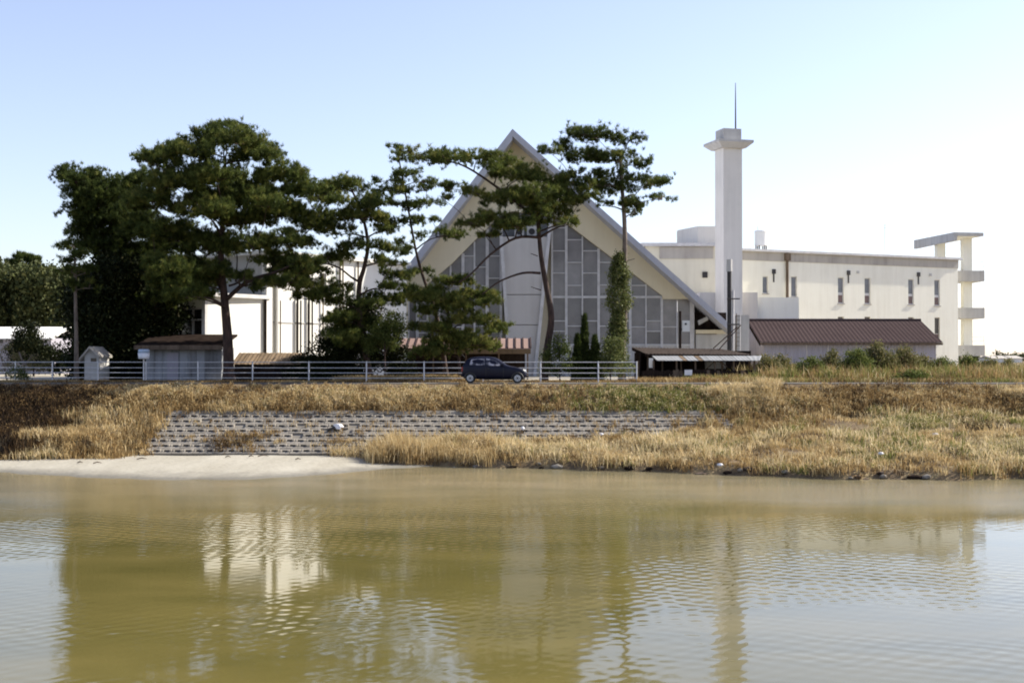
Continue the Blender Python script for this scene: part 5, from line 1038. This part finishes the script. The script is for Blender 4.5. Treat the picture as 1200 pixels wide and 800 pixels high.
    # brown brambles and dead weeds in low heaps; far-left heaps added as shade
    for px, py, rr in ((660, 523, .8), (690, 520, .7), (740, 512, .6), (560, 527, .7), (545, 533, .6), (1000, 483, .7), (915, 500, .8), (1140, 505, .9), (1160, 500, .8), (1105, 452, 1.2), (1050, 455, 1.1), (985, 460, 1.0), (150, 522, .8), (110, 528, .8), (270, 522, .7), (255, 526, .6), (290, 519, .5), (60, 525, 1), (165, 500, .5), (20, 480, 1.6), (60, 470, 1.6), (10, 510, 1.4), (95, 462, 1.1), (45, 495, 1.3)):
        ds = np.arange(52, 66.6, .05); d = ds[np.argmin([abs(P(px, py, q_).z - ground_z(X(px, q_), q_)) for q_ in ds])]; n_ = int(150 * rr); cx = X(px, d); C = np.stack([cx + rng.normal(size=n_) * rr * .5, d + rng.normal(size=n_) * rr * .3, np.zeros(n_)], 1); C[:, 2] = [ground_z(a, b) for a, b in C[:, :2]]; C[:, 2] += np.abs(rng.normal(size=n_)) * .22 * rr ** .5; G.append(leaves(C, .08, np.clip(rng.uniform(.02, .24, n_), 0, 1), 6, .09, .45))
    for px, py, rr in ((1085, 499, 1.0), (1100, 495, .8), (1075, 503, .6), (940, 502, .6), (1040, 505, .5), (870, 500, .5), (1130, 490, .8)):
        ds = np.arange(52, 66.6, .05); d = ds[np.argmin([abs(P(px, py, q_).z - ground_z(X(px, q_), q_)) for q_ in ds])]; n_ = int(130 * rr); cx = X(px, d); C = np.stack([cx + rng.normal(size=n_) * rr * .45, d + rng.normal(size=n_) * rr * .3, np.zeros(n_)], 1); C[:, 2] = [ground_z(a, b) for a, b in C[:, :2]]; C[:, 2] += np.abs(rng.normal(size=n_)) * .2; G.append(leaves(C, .08, rng.uniform(.82, .95, n_), 6, .09, .5))
    # tall reeds at the left end of the shelf
    p = scatter(760, -8.6, .5, 58.0, 62.6, shelf); p = p[rng.random(len(p)) < np.interp(p[:, 0], [-8.6, -7, -4, .5], [.9, 1, .7, .25])]; G.append(blades(p, 22, rng.uniform(.6, 1.3, len(p)) * np.interp(p[:, 0], [-8, -4, 0], [1, .85, .6]), .026, .5, .2, np.clip(.6 + rng.normal(size=len(p)) * .08, .3, .76)))
    # pale pampas-like mounds near the right end of the wall
    for px, d, rr, hh in ((858, 65.7, .8, .62), (893, 66.1, .65, .72), (876, 65.3, .8, .55), (838, 65.8, .6, .5), (905, 65.0, .6, .55), (862, 64.8, .7, .5), (1192, 65.6, .8, .6)):
        cx = X(px, d); p = np.stack([cx + rng.normal(size=30) * rr * .5, d + rng.normal(size=30) * .3, np.zeros(30)], 1); p[:, 2] = [ground_z(a, b) for a, b in p[:, :2]]; G.append(blades(p, 44, hh * rng.uniform(.7, 1.2, 30), .028, 1.0, .13, .72 + rng.normal(size=30) * .04, .04))
    # verge between road and fence, yards, right-hand verge
    p = scatter(2200, -34, 34, 70.75, 73.2); q = px_of(p); p, q = p[(q < 1400)], q[q < 1400]; t = np.clip(.36 + .2 * patch(p, 1.1, .2) + rng.normal(size=len(p)) * .1, .1, .75); t = np.where(rng.random(len(p)) < .35 * (q > 850), rng.uniform(.84, 1, len(p)), t); G.append(blades(p, 18, np.where(q > 740, .34, .16), .035, .7, .2, t))
    p = scatter(2600, 10, 48, 72.5, 86); t = np.clip(.5 + .2 * patch(p, .6, .9) + rng.normal(size=len(p)) * .1, .1, .8); t = np.where(rng.random(len(p)) < .45, rng.uniform(.83, 1, len(p)), t); t = np.where(t < .8, t * .8, t); G.append(blades(p, 22, np.where((p[:, 1] < 82) & (p[:, 0] > 14), rng.uniform(.5, 1.25, len(p)), .5), .045, .5, .3, t))
    p = scatter(900, -10, -2.5, 73.6, 78); G.append(blades(p, 20, .4, .04, .7, .25, np.clip(.52 + rng.normal(size=len(p)) * .1, .2, .8)))
    p = scatter(1500, 30, 90, 84, 140); G.append(blades(p, 16, .8, .09, .7, .6, np.clip(.6 + rng.normal(size=len(p)) * .1, .2, .8)))
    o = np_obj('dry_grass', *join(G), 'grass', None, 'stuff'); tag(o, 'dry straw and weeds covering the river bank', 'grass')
grass()

# ------------------------------------------------------------------ litter on the bank
def lump(name, label, cat, c, r, m):
    root = thing(name, label, cat, c); u = bmesh.new(); bmesh.ops.create_icosphere(u, subdivisions=2, radius=1)
    mb = MB(); mb.add([Vector(c) + Vector((v.co.x * r[0], v.co.y * r[1], v.co.z * r[2])) * (1 + .22 * math.sin(v.co.x * 5 + v.co.y * 7) + .12 * math.sin(v.co.z * 9 + v.co.x * 3)) for v in u.verts], [tuple(v.index for v in f.verts) for f in u.faces]); u.free(); mb.build('body', m, root); return root, mb
def on_bank(px, py):
    best = min(np.arange(51, 66.8, .05), key=lambda d: abs(P(px, py, d).z - ground_z(X(px, d), d))); return Vector((X(px, best), best, ground_z(X(px, best), best)))
c = on_bank(397, 504) + Vector((0, -.1, .18)); root, _ = lump('litter_bag', 'crumpled white bag lying on the block wall', 'bag', c, (.24, .17, .15), 'plastic'); MB().tube([c + Vector((-.15, 0, -.05)), c + Vector((-.4, -.05, -.12)), c + Vector((-.55, 0, -.2))], [.10, .08, .03], 7).build('dark_tail', 'black', root)
c = on_bank(612.5, 508) + Vector((0, -.05, .25)); root, _ = lump('litter_can', 'small white and dark can at the edge of the straw', 'can', c, (.09, .09, .10), 'plastic'); MB().tube([c - Vector((0, 0, .28)), c - Vector((0, 0, .05))], .085, 10).build('dark_half', 'black', root)
for px, py, lab in ((704, 514, 'pale scrap of paper in straw below the block wall'), (843, 550, 'white scrap at the water edge on the right'), (1095, 514, 'pale blue white scrap in the right grass'), (1031, 537, 'small white scrap low in the right grass')):
    c = on_bank(px, py) + Vector((0, -.08, .22)); lump('litter_scrap', lab, 'litter', c, (.13, .09, .06), 'plastic')
for i in range(9):
    x = random.uniform(-21, -8); y = random.uniform(56.5, 60.8); z = .05 + .3 * ((y - lerp(x, [-22, -19, -15.5, -11.5, -9], [55.3, 53.7, 52.2, 51.9, 53.2])) / 8) ** .7; a = random.uniform(-.6, .6); l_ = random.uniform(.2, .55)
    o = MB().tube([(x, y, z), (x + l_ * math.cos(a) * .5, y + l_ * math.sin(a) * .5, z + .05), (x + l_ * math.cos(a), y + l_ * math.sin(a), z + .01)], [.025, .03, .012], 5).build('drift_stick', 'timber'); tag(o, 'small drift stick among others on the pale sand', 'stick', 'drift sticks on the sand')
# stones along the water's edge
for i in range(34):
    x = random.uniform(-4, 17); y = shore(x) + random.uniform(-.1, .25); r = random.uniform(.07, .17); c = Vector((x, y, ground_z(x, y) + r * .3))
    u = bmesh.new(); bmesh.ops.create_icosphere(u, subdivisions=1, radius=1); k = random.uniform(1, 2.4)
    mb = MB().add([c + Vector((v.co.x * r * k, v.co.y * r, v.co.z * r * .7)) * random.uniform(.85, 1.15) for v in u.verts], [tuple(v.index for v in f.verts) for f in u.faces]); u.free()
    o = mb.build('shore_stone', random.choice(('dark', 'timber', 'block'))); tag(o, 'small stone among others along the muddy waterline', 'stone', 'stones at the waterline')
